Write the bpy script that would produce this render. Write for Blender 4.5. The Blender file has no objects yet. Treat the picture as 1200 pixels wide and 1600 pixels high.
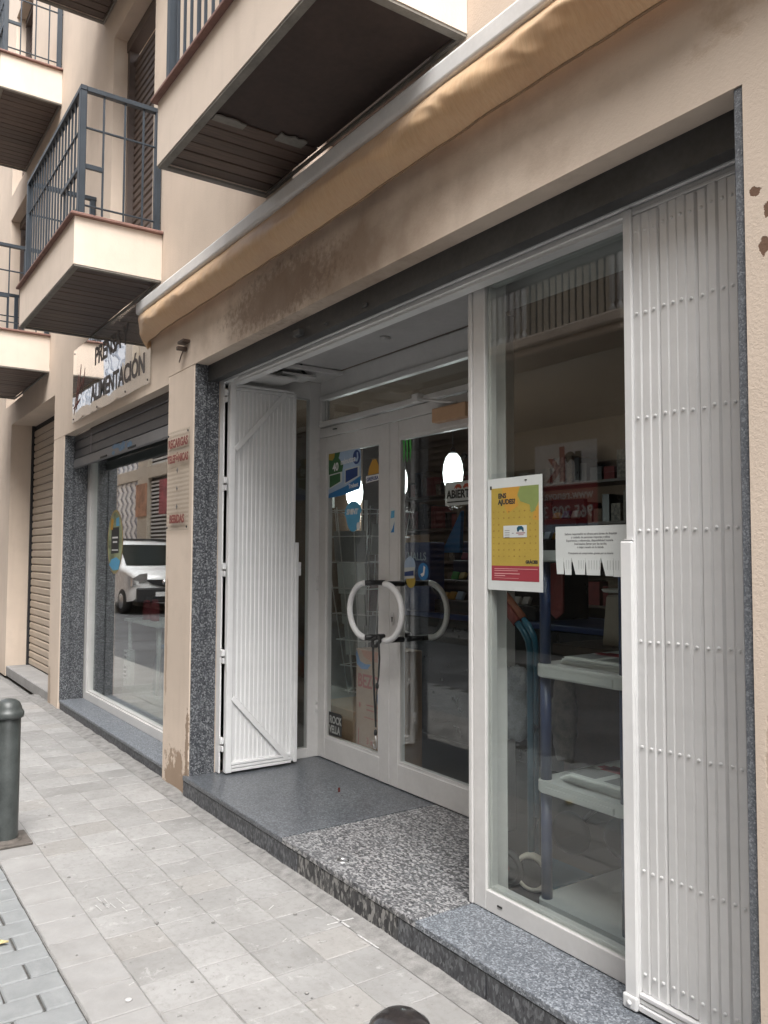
import bpy, bmesh, math, random
from mathutils import Vector, Matrix, noise as mnoise
random.seed(7)
SC = bpy.context.scene
COL = SC.collection
R = math.radians
PI = math.pi

# ------------------------------------------------------------------ camera, sky, sun, exposure
def set_camera():
    cd = bpy.data.cameras.new("camera")
    cd.sensor_fit = 'VERTICAL'; cd.sensor_height = 24.0; cd.lens = 24.0*1269.5/1600
    cd.clip_start = 0.05; cd.clip_end = 500
    co = bpy.data.objects.new("camera", cd); COL.objects.link(co)
    yaw, pitch, roll = R(55.505), R(3.021), R(0.207)
    f = Vector((-math.sin(yaw)*math.cos(pitch), math.cos(yaw)*math.cos(pitch), math.sin(pitch)))
    r = Vector((math.cos(yaw), math.sin(yaw), 0)); u = r.cross(f)
    c, s = math.cos(roll), math.sin(roll)
    rr, uu = c*r+s*u, -s*r+c*u
    m = Matrix((rr, uu, -f)).transposed().to_4x4()
    m.translation = Vector((0, -1.88, 1.5))
    co.matrix_world = m
    SC.camera = co
set_camera()

SUN_EL, SUN_AZ = R(57), R(114)          # azimuth measured from +y (into the shop) clockwise: the light comes along the street from behind
w = bpy.data.worlds.new("World"); SC.world = w; w.use_nodes = True
nt = w.node_tree; nt.nodes.clear()
sky = nt.nodes.new('ShaderNodeTexSky'); sky.sky_type = 'NISHITA'; sky.sun_disc = False
sky.sun_elevation = SUN_EL; sky.sun_rotation = SUN_AZ; sky.dust_density = 4.0; sky.air_density = 1.0
hs = nt.nodes.new('ShaderNodeHueSaturation'); hs.inputs['Saturation'].default_value = 0.28
bg = nt.nodes.new('ShaderNodeBackground'); bg.inputs['Strength'].default_value = 0.15
wo = nt.nodes.new('ShaderNodeOutputWorld')
nt.links.new(sky.outputs[0], hs.inputs['Color']); nt.links.new(hs.outputs[0], bg.inputs['Color']); nt.links.new(bg.outputs[0], wo.inputs[0])
sl = bpy.data.lights.new("sun", 'SUN'); sl.energy = 1.5; sl.angle = R(40); sl.color = (1, .98, .955)
so = bpy.data.objects.new("sun", sl); COL.objects.link(so)
sd = Vector((math.sin(SUN_AZ)*math.cos(SUN_EL), math.cos(SUN_AZ)*math.cos(SUN_EL), math.sin(SUN_EL)))
so.rotation_euler = sd.to_track_quat('Z', 'Y').to_euler(); so.location = (6, -3, 14)
SC.view_settings.view_transform = 'Standard'; SC.view_settings.look = 'None'
SC.view_settings.gamma = 1; SC.view_settings.use_curve_mapping = False
SC.view_settings.exposure = 1.6
SC.render.engine = 'CYCLES'
cy = SC.cycles
cy.use_denoising = True
cy.max_bounces = 10; cy.diffuse_bounces = 5; cy.glossy_bounces = 4; cy.transmission_bounces = 4; cy.transparent_max_bounces = 32
cy.caustics_reflective = False; cy.caustics_refractive = False
cy.sample_clamp_indirect = 8

# ------------------------------------------------------------------ material helpers
class T:
    """A small wrapper round one node tree."""
    def __init__(s, name):
        s.m = bpy.data.materials.new(name); s.m.use_nodes = True
        s.t = s.m.node_tree; s.t.nodes.clear()
        s.out = s.t.nodes.new('ShaderNodeOutputMaterial')
        s.tc = s.t.nodes.new('ShaderNodeTexCoord')
        s.obj = s.tc.outputs['Object']
    def n(s, typ, **kw):
        nd = s.t.nodes.new(typ)
        for k, v in kw.items():
            if k.startswith('_'): setattr(nd, k[1:], v)
            else: s.set(nd.inputs[k.replace('__', ' ')], v)
        return nd
    def set(s, inp, v):
        if isinstance(v, bpy.types.NodeSocket): s.t.links.new(v, inp)
        elif isinstance(v, (tuple, list)) and inp.type == 'RGBA' and len(v) == 3: inp.default_value = (*v, 1)
        else: inp.default_value = v
    def math(s, op, a, b=0.0, clamp=False):
        nd = s.t.nodes.new('ShaderNodeMath'); nd.operation = op; nd.use_clamp = clamp
        s.set(nd.inputs[0], a); s.set(nd.inputs[1], b); return nd.outputs[0]
    def mix(s, f, a, b, blend='MIX'):
        nd = s.t.nodes.new('ShaderNodeMix'); nd.data_type = 'RGBA'; nd.blend_type = blend
        s.set(nd.inputs[0], f); s.set(nd.inputs[6], a); s.set(nd.inputs[7], b); return nd.outputs[2]
    def mapping(s, scale=(1, 1, 1), loc=(0, 0, 0), rot=(0, 0, 0), src=None):
        nd = s.n('ShaderNodeMapping', Vector=src or s.obj, Scale=scale, Location=loc, Rotation=rot); return nd.outputs[0]
    def noise(s, scale, detail=4, rough=.55, vec=None, dist=0):
        nd = s.n('ShaderNodeTexNoise', Vector=vec or s.obj, Scale=scale, Detail=detail, Roughness=rough, Distortion=dist); return nd.outputs[0]
    def ramp(s, f, stops, interp='LINEAR'):
        nd = s.t.nodes.new('ShaderNodeValToRGB'); nd.color_ramp.interpolation = interp
        e = nd.color_ramp.elements
        while len(e) < len(stops): e.new(.5)
        for i, (p, c) in enumerate(stops):
            e[i].position = p; e[i].color = (*c, 1) if isinstance(c, tuple) else (c, c, c, 1)
        s.set(nd.inputs[0], f); return nd.outputs[0]
    def step(s, f, a, b):
        nd = s.n('ShaderNodeMapRange', Value=f); nd.inputs[1].default_value = a; nd.inputs[2].default_value = b; nd.clamp = True; return nd.outputs[0]
    def bump(s, h, strength=.3, dist=.005, normal=None):
        nd = s.n('ShaderNodeBump', Height=h, Strength=strength, Distance=dist)
        if normal: s.set(nd.inputs['Normal'], normal)
        return nd.outputs[0]
    def spread(s):
        """Alike pieces share a mesh: move each one's grain by where it lies."""
        oi = s.n('ShaderNodeObjectInfo'); v = s.n('ShaderNodeVectorMath', _operation='ADD'); s.set(v.inputs[0], s.tc.outputs['Object']); s.set(v.inputs[1], oi.outputs['Location']); s.obj = v.outputs[0]; return s
    def random(s): return s.n('ShaderNodeObjectInfo').outputs['Random']
    def xyz(s):
        nd = s.n('ShaderNodeSeparateXYZ', Vector=s.obj); return nd.outputs
    def bsdf(s, color, rough=.5, metal=0, normal=None, spec=.5, coat=0, coat_rough=.05, emit=None, emit_s=0, sheen=0, sub=None):
        p = s.t.nodes.new('ShaderNodeBsdfPrincipled')
        s.set(p.inputs['Base Color'], color); s.set(p.inputs['Roughness'], rough); s.set(p.inputs['Metallic'], metal)
        s.set(p.inputs['Specular IOR Level'], spec); s.set(p.inputs['Coat Weight'], coat); s.set(p.inputs['Coat Roughness'], coat_rough)
        if normal is not None: s.set(p.inputs['Normal'], normal)
        if emit is not None: s.set(p.inputs['Emission Color'], emit); s.set(p.inputs['Emission Strength'], emit_s)
        s.t.links.new(p.outputs[0], s.out.inputs[0]); return s.m
MATS = {}
def mk(f):
    MATS[f.__name__] = None
    def g():
        if MATS[f.__name__] is None: MATS[f.__name__] = f(T(f.__name__))
        return MATS[f.__name__]
    return g
def plain(name, color, rough=.5, metal=0, var=.06, scale=8, bump=0, spec=.5, coat=0, rnd=0):
    """Paint or plastic with a little uneven dirt and grain."""
    if name in MATS and MATS[name]: return MATS[name]
    t = T(name)
    n1 = t.noise(scale, 5); n2 = t.noise(scale*9, 3)
    f = t.math('ADD', t.math('MULTIPLY', n1, .7), t.math('MULTIPLY', n2, .3))
    dark = tuple(c*(1-var*2.2) for c in color); light = tuple(min(1, c*(1+var)) for c in color)
    c = t.ramp(f, [(.3, dark), (.7, light)])
    if rnd:
        v = t.math('ADD', t.math('MULTIPLY', t.random(), rnd), 1-rnd/2)
        c = t.mix(1, c, t.n('ShaderNodeCombineColor', Red=v, Green=v, Blue=v).outputs[0], 'MULTIPLY')
    rr = t.math('ADD', t.math('MULTIPLY', n1, .2), max(.02, rough-.1))
    nm = t.bump(n2, bump, .002) if bump else None
    MATS[name] = t.bsdf(c, rr, metal, nm, spec, coat)
    return MATS[name]

def stucco(name, base, patches=(), grain=1.0, dirt=.5):
    t = T(name)
    big = t.noise(.9, 6, .6); mid = t.noise(5, 6, .65); fine = t.noise(95, 3, .6); grit = t.noise(260, 2)
    c = t.mix(t.step(big, .35, .7), tuple(x*.88 for x in base), tuple(min(1, x*1.05) for x in base))
    c = t.mix(t.math('MULTIPLY', t.step(mid, .55, .8), .35), c, tuple(x*.72 for x in base))
    streak = t.noise(3, 5, .6, t.mapping((4, 4, .35)))
    c = t.mix(t.math('MULTIPLY', t.step(streak, .52, .78), .45*dirt), c, (base[0]*.55, base[1]*.52, base[2]*.5))
    h = t.math('ADD', t.math('MULTIPLY', fine, .7), t.math('MULTIPLY', grit, .3))
    for (ctr, size, sc, thr, col, amt, soft) in patches:
        v = t.n('ShaderNodeVectorMath', _operation='SUBTRACT'); t.set(v.inputs[0], t.obj); v.inputs[1].default_value = ctr
        v2 = t.n('ShaderNodeVectorMath', _operation='DIVIDE'); t.set(v2.inputs[0], v.outputs[0]); v2.inputs[1].default_value = size
        ln = t.n('ShaderNodeVectorMath', _operation='LENGTH'); t.set(ln.inputs[0], v2.outputs[0])
        fall = t.math('SUBTRACT', 1.0, ln.outputs['Value'], True)
        nn = t.noise(sc, 6, .65)
        msk = t.step(t.math('ADD', t.math('MULTIPLY', fall, .55), t.math('MULTIPLY', nn, .6)), thr, thr+soft)
        msk = t.math('MULTIPLY', msk, t.step(fall, 0, .05))
        colr = t.mix(mid, tuple(x*.75 for x in col), tuple(x*1.2 for x in col))
        c = t.mix(t.math('MULTIPLY', msk, amt), c, colr)
        h = t.math('SUBTRACT', h, t.math('MULTIPLY', msk, .9))
    return t.bsdf(c, .9, 0, t.bump(h, .45*grain, .004), .2)

def granite(name, dark, mid, light, scale, contrast, rough, rnd=.15, stretch=(1, 1, 1)):
    t = T(name)
    vec = t.mapping(stretch)
    v = t.n('ShaderNodeTexVoronoi', Vector=vec, Scale=scale, _feature='F1'); v.inputs['Randomness'].default_value = 1
    cellf = t.n('ShaderNodeSeparateColor', Color=v.outputs['Color']).outputs[0]
    n = t.noise(scale*.8, 6, .7, vec, .6); n2 = t.noise(scale*2.6, 3, .6, vec)
    f = t.math('ADD', t.math('MULTIPLY', cellf, .38), t.math('ADD', t.math('MULTIPLY', n, .42), t.math('MULTIPLY', n2, .2)))
    a = .5-contrast; b = .5+contrast
    c = t.ramp(f, [(max(0, a-.08), dark), (.47, mid), (.53, mid), (min(1, b+.02), light)])
    big = t.noise(2.2, 4); wear = t.noise(14, 5, .7)
    c = t.mix(t.math('MULTIPLY', t.step(big, .3, .75), .3), c, tuple(x*.6 for x in mid))
    c = t.mix(t.math('MULTIPLY', t.step(wear, .55, .8), .25), c, (.4, .42, .44))
    rr = t.math('ADD', t.math('MULTIPLY', wear, .25), rough-.1)
    return t.bsdf(c, rr, 0, t.bump(f, .05, .001), .5)

def glass(name, tint=(.90, .94, .92), refl=1.0):
    t = T(name)
    lw = t.n('ShaderNodeLayerWeight', Blend=.5)
    f5 = t.math('POWER', lw.outputs['Facing'], 5.0)
    F = t.math('ADD', t.math('MULTIPLY', f5, .96*refl), .04*refl, True)
    tr = t.n('ShaderNodeBsdfTransparent', Color=tint)
    gl = t.n('ShaderNodeBsdfGlossy', Color=(1, 1, 1), Roughness=.0)
    wob = t.noise(1.3, 1); t.set(gl.inputs['Normal'], t.bump(wob, .02, .02))
    mx = t.t.nodes.new('ShaderNodeMixShader')
    t.set(mx.inputs[0], F); t.t.links.new(tr.outputs[0], mx.inputs[1]); t.t.links.new(gl.outputs[0], mx.inputs[2])
    t.t.links.new(mx.outputs[0], t.out.inputs[0]); return t.m

# ------------------------------------------------------------------ mesh helpers
class B:
    """Collects shapes; ob() links them as ONE mesh object."""
    def __init__(s): s.bm = bmesh.new()
    def add(s, verts, faces, mi=0):
        vs = [s.bm.verts.new(v) for v in verts]
        fs = []
        for f in faces:
            try:
                q = s.bm.faces.new([vs[i] for i in f]); q.material_index = mi; fs.append(q)
            except ValueError: pass
        return vs, fs
    def box(s, x0, x1, y0, y1, z0, z1, bev=0, seg=1, M=None, mi=0):
        if x0 > x1: x0, x1 = x1, x0
        if y0 > y1: y0, y1 = y1, y0
        if z0 > z1: z0, z1 = z1, z0
        v = [(x0,y0,z0),(x1,y0,z0),(x1,y1,z0),(x0,y1,z0),(x0,y0,z1),(x1,y0,z1),(x1,y1,z1),(x0,y1,z1)]
        if M: v = [M @ Vector(p) for p in v]
        vs, fs = s.add(v, [(0,3,2,1),(4,5,6,7),(0,1,5,4),(1,2,6,5),(2,3,7,6),(3,0,4,7)], mi)
        if bev:
            ed = list({e for f in fs for e in f.edges})
            r = bmesh.ops.bevel(s.bm, geom=ed, offset=bev, segments=seg, affect='EDGES', profile=.5)
            for f in r['faces']: f.material_index = mi
        return s
    def tube(s, pts, r, seg=8, cap=True, mi=0, closed=False):
        pts = [Vector(p) for p in pts]; n = len(pts); rings = []
        rad = r if isinstance(r, (list, tuple)) else [r]*n
        up = None
        for i, p in enumerate(pts):
            if closed: d = pts[(i+1) % n]-pts[i-1]
            else: d = pts[min(i+1, n-1)]-pts[max(i-1, 0)]
            d.normalize()
            if up is None: up = Vector((0, 0, 1)) if abs(d.z) < .9 else Vector((1, 0, 0))
            a = d.cross(up).normalized(); b = a.cross(d).normalized(); up = b
            rings.append([s.bm.verts.new(p+rad[i]*(math.cos(2*PI*k/seg)*a+math.sin(2*PI*k/seg)*b)) for k in range(seg)])
        m = n if closed else n-1
        for i in range(m):
            A, C = rings[i], rings[(i+1) % n]
            for k in range(seg):
                f = s.bm.faces.new((A[k], A[(k+1) % seg], C[(k+1) % seg], C[k])); f.smooth = True; f.material_index = mi
        if cap and not closed:
            for rg, rev in ((rings[0], False), (rings[-1], True)):
                f = s.bm.faces.new(rg[::-1] if rev else rg); f.material_index = mi
        return s
    def lathe(s, prof, ctr=(0, 0, 0), seg=24, mi=0, smooth=True, M=None):
        rings = []
        for (r, z) in prof:
            if r < 1e-6: v = [Vector((ctr[0], ctr[1], ctr[2]+z))]
            else: v = [Vector((ctr[0]+r*math.cos(2*PI*k/seg), ctr[1]+r*math.sin(2*PI*k/seg), ctr[2]+z)) for k in range(seg)]
            if M: v = [M @ p for p in v]
            rings.append([s.bm.verts.new(p) for p in v])
        for A, C in zip(rings, rings[1:]):
            for k in range(seg):
                a, b, c, d = A[k % len(A)], A[(k+1) % len(A)], C[(k+1) % len(C)], C[k % len(C)]
                q = [x for i, x in enumerate((a, b, c, d)) if x not in (a, b, c, d)[:i]]
                if len(q) > 2:
                    f = s.bm.faces.new(q); f.smooth = smooth; f.material_index = mi
        return s
    def prism(s, poly, fn, t0, t1, mi=0, bev=0):
        """poly: 2-D outline; fn(u, v, t) gives the 3-D point."""
        n = len(poly)
        v = [fn(u, w_, t0) for u, w_ in poly]+[fn(u, w_, t1) for u, w_ in poly]
        vs, fs = s.add(v, [tuple(range(n))[::-1], tuple(range(n, 2*n))]+[(i, (i+1) % n, n+(i+1) % n, n+i) for i in range(n)], mi)
        if bev: bmesh.ops.bevel(s.bm, geom=list({e for f in fs for e in f.edges}), offset=bev, segments=1, affect='EDGES')
        return s
    def ob(s, name, mat, parent=None, base=None, fix=True):
        if fix: bmesh.ops.recalc_face_normals(s.bm, faces=s.bm.faces)
        me = bpy.data.meshes.new(name); s.bm.to_mesh(me); s.bm.free()
        for m in (mat if isinstance(mat, (list, tuple)) else [mat]): me.materials.append(m)
        o = bpy.data.objects.new(name, me); COL.objects.link(o)
        if parent is not None: adopt(o, parent)
        return o
WORLD = {}
def adopt(o, parent):
    """Mesh built in world coordinates under a root that stands somewhere: keep it where it is."""
    o.parent = parent
    r = parent; off = Vector((0, 0, 0))
    while r is not None:
        off += Vector(r.location) if r.parent is None else Vector((0, 0, 0)); r = r.parent
    if parent.parent is None: o.matrix_parent_inverse = Matrix.Translation(-off)
def tag(o, label=None, cat=None, group=None, kind=None):
    if label: o['label'] = label
    if cat: o['category'] = cat
    if group: o['group'] = group
    if kind: o['kind'] = kind
    return o
def root(name, loc, label, cat, group=None):
    o = bpy.data.objects.new(name, None); COL.objects.link(o); o.location = loc; o.empty_display_size = .1
    return tag(o, label, cat, group)
def inst(src, name, loc, parent, rot=(0, 0, 0), scale=(1, 1, 1)):
    o = src.copy(); o.name = name; COL.objects.link(o)
    o.parent = parent; o.matrix_parent_inverse = Matrix.Translation(-Vector(parent.location)) if parent.parent is None else Matrix()
    o.location = loc; o.rotation_euler = rot; o.scale = scale; return o
def text(body, size, mat, org, xd, zd, name='lettering', parent=None, align='LEFT', bold=0, sx=1.0, ext=.0006, shear=0):
    cu = bpy.data.curves.new('t', 'FONT'); cu.body = body; cu.size = size; cu.align_x = align
    cu.offset = bold; cu.extrude = ext; cu.resolution_u = 3; cu.shear = shear
    o = bpy.data.objects.new('t', cu); COL.objects.link(o)
    dg = bpy.context.evaluated_depsgraph_get(); me = bpy.data.meshes.new_from_object(o.evaluated_get(dg))
    bpy.data.objects.remove(o); bpy.data.curves.remove(cu)
    xd = Vector(xd).normalized(); zd = Vector(zd).normalized(); nd = xd.cross(zd)
    m = Matrix((xd*sx, zd, nd)).transposed().to_4x4(); m.translation = Vector(org)
    me.transform(m); me.materials.clear(); me.materials.append(mat)
    q = bpy.data.objects.new(name, me); COL.objects.link(q)
    if parent is not None: adopt(q, parent)
    return q
def join(objs, name, parent=None):
    """Several meshes made above become one part."""
    bm = bmesh.new(); mats = []
    for o in objs:
        k = len(bm.faces); bm.from_mesh(o.data); bm.faces.ensure_lookup_table()
        mm = o.data.materials[0]
        if mm not in mats: mats.append(mm)
        for f in bm.faces[k:]: f.material_index = mats.index(mm)
    me = bpy.data.meshes.new(name); bm.to_mesh(me); bm.free()
    for m in mats: me.materials.append(m)
    for o in objs: bpy.data.objects.remove(o)
    q = bpy.data.objects.new(name, me); COL.objects.link(q)
    if parent is not None: adopt(q, parent)
    return q

# ------------------------------------------------------------------ materials
CREAM = (.665, .56, .465)
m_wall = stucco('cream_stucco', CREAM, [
    ((-3.2, .02, 2.84), (2.9, .4, .42), 3.5, .52, (.30, .215, .155), .78, .30),      # old soot over the entrance, deepened with awning shade painted into the colour
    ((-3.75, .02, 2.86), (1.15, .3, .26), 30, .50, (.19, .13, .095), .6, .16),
    ((-5.13, .02, .02), (.44, .5, .50), 11, .60, (.30, .215, .15), .85, .05),
    ((-4.93, .02, .3), (.07, .3, .55), 16, .60, (.25, .175, .12), .8, .05),
    ((-5.33, .02, .9), (.05, .3, 1.2), 14, .62, (.36, .27, .2), .7, .05),
    ((-8.72, .02, .1), (.25, .5, .6), 9, .58, (.33, .26, .2), .7, .08),
    ((-1.122, .02, 2.418), (.022, .2, .022), 60, .50, (.15, .085, .055), .95, .03),
    ((-1.085, .02, 2.36), (.026, .2, .03), 60, .50, (.15, .085, .055), .95, .03),
    ((-1.10, .02, 2.27), (.02, .2, .035), 60, .50, (.15, .085, .055), .95, .03),
    ((-1.075, .02, 2.19), (.022, .2, .03), 60, .50, (.15, .085, .055), .95, .03),
    ((-1.10, .02, 1.0), (.06, .2, .9), 12, .66, (.42, .33, .25), .7, .05),
    ((-1.2, .02, 2.9), (.5, .3, .25), 12, .72, (.42, .31, .22), .5, .1),
], dirt=.35)
m_wall2 = stucco('beige_stucco_opposite', (.62, .55, .45), dirt=.4)
m_wall3 = stucco('pale_render', (.55, .43, .36), dirt=.4)
m_cream_smooth = stucco('balcony_render', (.74, .635, .54), grain=.5, dirt=.35)
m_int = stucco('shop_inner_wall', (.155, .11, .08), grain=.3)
m_ceil = plain('grey_recess_ceiling', (.46, .455, .45), .6, var=.08, scale=3)
m_granA = granite('granite_blue_grey', (.03, .034, .04), (.082, .09, .10), (.19, .205, .225), 150, .17, .30)
m_granB = granite('granite_coarse', (.035, .036, .04), (.13, .132, .137), (.38, .38, .38), 80, .10, .42, stretch=(1, 1.7, 1))
m_granC = granite('granite_blue_worn', (.045, .05, .06), (.14, .155, .175), (.34, .365, .395), 165, .16, .42)
m_granR = granite('granite_riser', (.02, .021, .024), (.065, .068, .076), (.17, .18, .19), 110, .16, .45, stretch=(1, 1, .5))
m_granRc = granite('granite_riser_coarse', (.025, .025, .027), (.075, .075, .076), (.30, .295, .28), 70, .08, .5, stretch=(1, 1, .5))
m_granJ = granite('granite_jamb', (.018, .02, .024), (.07, .075, .085), (.27, .28, .29), 125, .13, .35)
m_lintel = plain('dark_lintel', (.065, .066, .066), .5, var=.25, scale=5)
m_alu = plain('white_painted_aluminium', (.62, .612, .60), .38, var=.05, scale=5)
m_gate = plain('white_gate_enamel', (.735, .738, .738), .36, var=.05, scale=2.2, rnd=.04)
m_rail = plain('white_rail', (.74, .738, .73), .35, var=.06, scale=6)
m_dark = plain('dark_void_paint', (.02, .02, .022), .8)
m_black = plain('black_plastic', (.012, .012, .014), .35)
m_rubber = plain('black_rubber', (.02, .02, .02), .6)
m_bal = plain('blue_black_railing', (.022, .032, .044), .45, var=.1)
m_cope = plain('terracotta_coping', (.24, .13, .105), .7, var=.15, scale=12, bump=.2)
m_conc = plain('concrete_edge', (.24, .225, .20), .85, var=.15, scale=9, bump=.4)
m_shutter_b = plain('beige_shutter', (.47, .39, .31), .55, var=.06)
m_shutter_br = plain('brown_blind', (.10, .075, .065), .55, var=.1)
m_shutter_d = plain('dark_grey_shutter', (.052, .053, .058), .42, var=.12, scale=6)
m_shutter_bar = plain('grey_shutter_bar', (.15, .15, .155), .4, var=.15, scale=7)
m_steel = plain('brushed_steel', (.55, .55, .55), .3, metal=.9)
m_boll = plain('bollard_paint', (.06, .068, .066), .42, var=.2, scale=14)
m_bollb = plain('bollard_black_gloss', (.025, .022, .022), .22, var=.15, scale=20)
m_rust = plain('bollard_base', (.12, .105, .092), .8, var=.25, scale=20, bump=.4)
m_wood = None
def wood():
    t = T('dark_soffit_wood')
    g = t.noise(6, 6, .6, t.mapping((14, 1.2, 14))); b = t.noise(2.5, 4)
    c = t.ramp(g, [(.3, (.042, .027, .022)), (.7, (.105, .07, .056))])
    c = t.mix(t.math('MULTIPLY', t.step(b, .45, .8), .3), c, (.10, .07, .055))
    v = t.math('ADD', t.math('MULTIPLY', t.random(), .5), .75)
    c = t.mix(1, c, t.n('ShaderNodeCombineColor', Red=v, Green=v, Blue=v).outputs[0], 'MULTIPLY')
    return t.bsdf(c, .5, 0, t.bump(g, .2, .001))
m_wood = wood()
m_board = plain('dark_soffit_board', (.06, .041, .035), .75, var=.2, scale=4)
m_glass = glass('window_glass', (.95, .975, .965), refl=1.5)
m_glass2 = glass('door_glass', (.95, .97, .965), refl=1.5)
m_glassL = glass('left_window_glass', (.88, .93, .91), 2.3)
def acrylic(nm, k):
    t = T(nm)
    lw = t.n('ShaderNodeLayerWeight', Blend=.5)
    F = t.math('ADD', t.math('MULTIPLY', t.math('POWER', lw.outputs['Facing'], 4.2), 1.15*k), .05*k, True)
    tr = t.n('ShaderNodeBsdfTransparent', Color=(.97, .97, .96))
    wob = t.math('ADD', t.noise(1.1, 2), t.math('MULTIPLY', t.noise(3.5, 1), .25))
    gl = t.n('ShaderNodeBsdfGlossy', Color=(1, 1, 1), Roughness=.0, Normal=t.bump(wob, .05 if k > 1 else .012, .05))
    mx = t.t.nodes.new('ShaderNodeMixShader'); t.set(mx.inputs[0], F)
    t.t.links.new(tr.outputs[0], mx.inputs[1]); t.t.links.new(gl.outputs[0], mx.inputs[2]); t.t.links.new(mx.outputs[0], t.out.inputs[0])
    return t.m
m_acry = acrylic('clear_acrylic_sheet', 1.7); m_acry2 = acrylic('dull_acrylic_sheet', .38)
def tilemat():
    t = T('paving_tile_stone').spread()
    n = t.noise(3.5, 7, .65); f = t.noise(30, 6, .7); g = t.noise(140, 3); sp = t.noise(11, 8, .75, None, .7)
    scr = t.noise(7, 6, .7, t.mapping((1, 5, 1), (0, 0, 0), (0, 0, .5)))
    c = t.ramp(n, [(.28, (.235, .23, .222)), (.72, (.365, .36, .352))])
    rr = t.random()
    c = t.mix(t.math('MULTIPLY', rr, .5), c, (.37, .365, .358))
    v = t.math('ADD', t.math('MULTIPLY', t.math('FRACT', t.math('MULTIPLY', rr, 7.31)), .17), .83)
    c = t.mix(1, c, t.n('ShaderNodeCombineColor', Red=v, Green=v, Blue=v).outputs[0], 'MULTIPLY')
    c = t.mix(t.math('MULTIPLY', t.step(t.random(), .8, .9), .3), c, (.26, .24, .215))
    c = t.mix(t.math('MULTIPLY', t.step(f, .48, .72), .42), c, (.17, .16, .148))
    c = t.mix(t.math('MULTIPLY', t.step(t.noise(46, 2, .5), .68, .74), .6), c, (.12, .115, .11))
    c = t.mix(t.math('MULTIPLY', t.step(sp, .58, .70), .5), c, (.54, .53, .52))
    c = t.mix(t.math('MULTIPLY', t.step(scr, .58, .72), .38), c, (.19, .18, .168))
    h = t.math('ADD', t.math('MULTIPLY', f, .6), t.math('MULTIPLY', n, .8))
    return t.bsdf(c, .72, 0, t.bump(h, .35, .004), .35)
m_tile = tilemat()
def tilefar():
    """Pavement beyond the built tiles: the same stone with its joint grid."""
    t = T('pavement_bed')
    x, y, z = t.xyz()
    def grid(v, off, per):
        q = t.math('FRACT', t.math('DIVIDE', t.math('ADD', v, off), per)); return t.math('ABSOLUTE', t.math('SUBTRACT', q, .5))
    g = t.math('MAXIMUM', grid(x, 2.255+207.5, .2075), grid(y, .09+21.0, .21))
    n = t.noise(2.2, 7, .65); f = t.noise(26, 6, .7)
    c = t.ramp(n, [(.28, (.215, .21, .203)), (.72, (.31, .304, .296))])
    c = t.mix(t.math('MULTIPLY', t.step(f, .5, .75), .25), c, (.2, .18, .165))
    c = t.mix(t.math('MULTIPLY', t.step(g, .482, .49), .5), c, (.22, .20, .18))
    return t.bsdf(c, .75, 0, t.bump(f, .35, .004))
m_pavfar = tilefar()
m_grout = plain('pale_grout', (.25, .244, .236), .9, var=.2, scale=25, bump=.5)
m_cement = plain('cement_strip', (.25, .244, .235), .9, var=.22, scale=18, bump=.6)
m_kerb = None
def kerbmat():
    t = T('kerb_stone_pale').spread()
    n = t.noise(4, 7, .65, t.mapping((1, 1, 1))); f = t.noise(38, 5, .7); lay = t.noise(7, 6, .65, t.mapping((2.4, .7, 1)), .6)
    c = t.ramp(n, [(.3, (.215, .21, .204)), (.7, (.325, .32, .313))])
    c = t.mix(t.math('MULTIPLY', t.step(lay, .56, .72), .35), c, (.25, .225, .2))
    c = t.mix(t.math('MULTIPLY', t.random(), .3), c, (.35, .345, .34))
    c = t.mix(t.math('MULTIPLY', t.step(f, .6, .8), .3), c, (.24, .22, .21))
    return t.bsdf(c, .75, 0, t.bump(t.math('ADD', lay, t.math('MULTIPLY', f, .5)), .45, .005))
m_kerb = kerbmat()
def pavermat():
    t = T('grey_blue_paver').spread()
    n = t.noise(9, 6, .65); f = t.noise(70, 4, .7)
    c = t.ramp(n, [(.3, (.185, .195, .198)), (.7, (.265, .275, .279))])
    c = t.mix(t.math('MULTIPLY', t.random(), .4), c, (.25, .26, .262))
    c = t.mix(t.math('MULTIPLY', t.step(f, .55, .75), .3), c, (.18, .19, .2))
    return t.bsdf(c, .75, 0, t.bump(f, .4, .003))
m_paver = pavermat()
m_road = plain('asphalt_grey', (.11, .112, .118), .85, var=.22, scale=1.3, bump=.4)
m_joint = plain('dark_joint', (.085, .082, .076), .95, var=.3, scale=30, bump=.4)
def fabric():
    t = T('tan_awning_canvas')
    wv = t.noise(10, 5, .65, t.mapping((9, 3, .8))); st = t.noise(2.0, 4)
    thread = t.noise(40, 3, .6, t.mapping((10, 1, .4)))
    c = t.ramp(wv, [(.3, (.78, .50, .28)), (.7, (.88, .63, .38))])
    c = t.mix(t.math('MULTIPLY', t.step(st, .5, .8), .35), c, (.42, .24, .16))
    c = t.mix(t.math('MULTIPLY', t.step(thread, .5, .7), .25), c, (.34, .215, .13))
    p = t.bsdf(c, .42, 0, t.bump(t.math('ADD', thread, wv), .18, .002), .45)
    pb = [n for n in t.t.nodes if n.type == 'BSDF_PRINCIPLED'][0]
    pb.inputs['Sheen Weight'].default_value = .2
    tl = t.n('ShaderNodeBsdfTranslucent', Color=(.62, .42, .25)); mx = t.t.nodes.new('ShaderNodeMixShader'); mx.inputs[0].default_value = .3
    t.t.links.new(pb.outputs[0], mx.inputs[1]); t.t.links.new(tl.outputs[0], mx.inputs[2]); t.t.links.new(mx.outputs[0], t.out.inputs[0])
    return p
m_fabric = fabric()
m_paper = plain('white_paper', (.58, .61, .60), .75, var=.02)
m_ink = plain('black_ink', (.03, .03, .03), .7, var=0)
m_greyink = plain('grey_print', (.22, .225, .23), .7, var=0)
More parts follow.
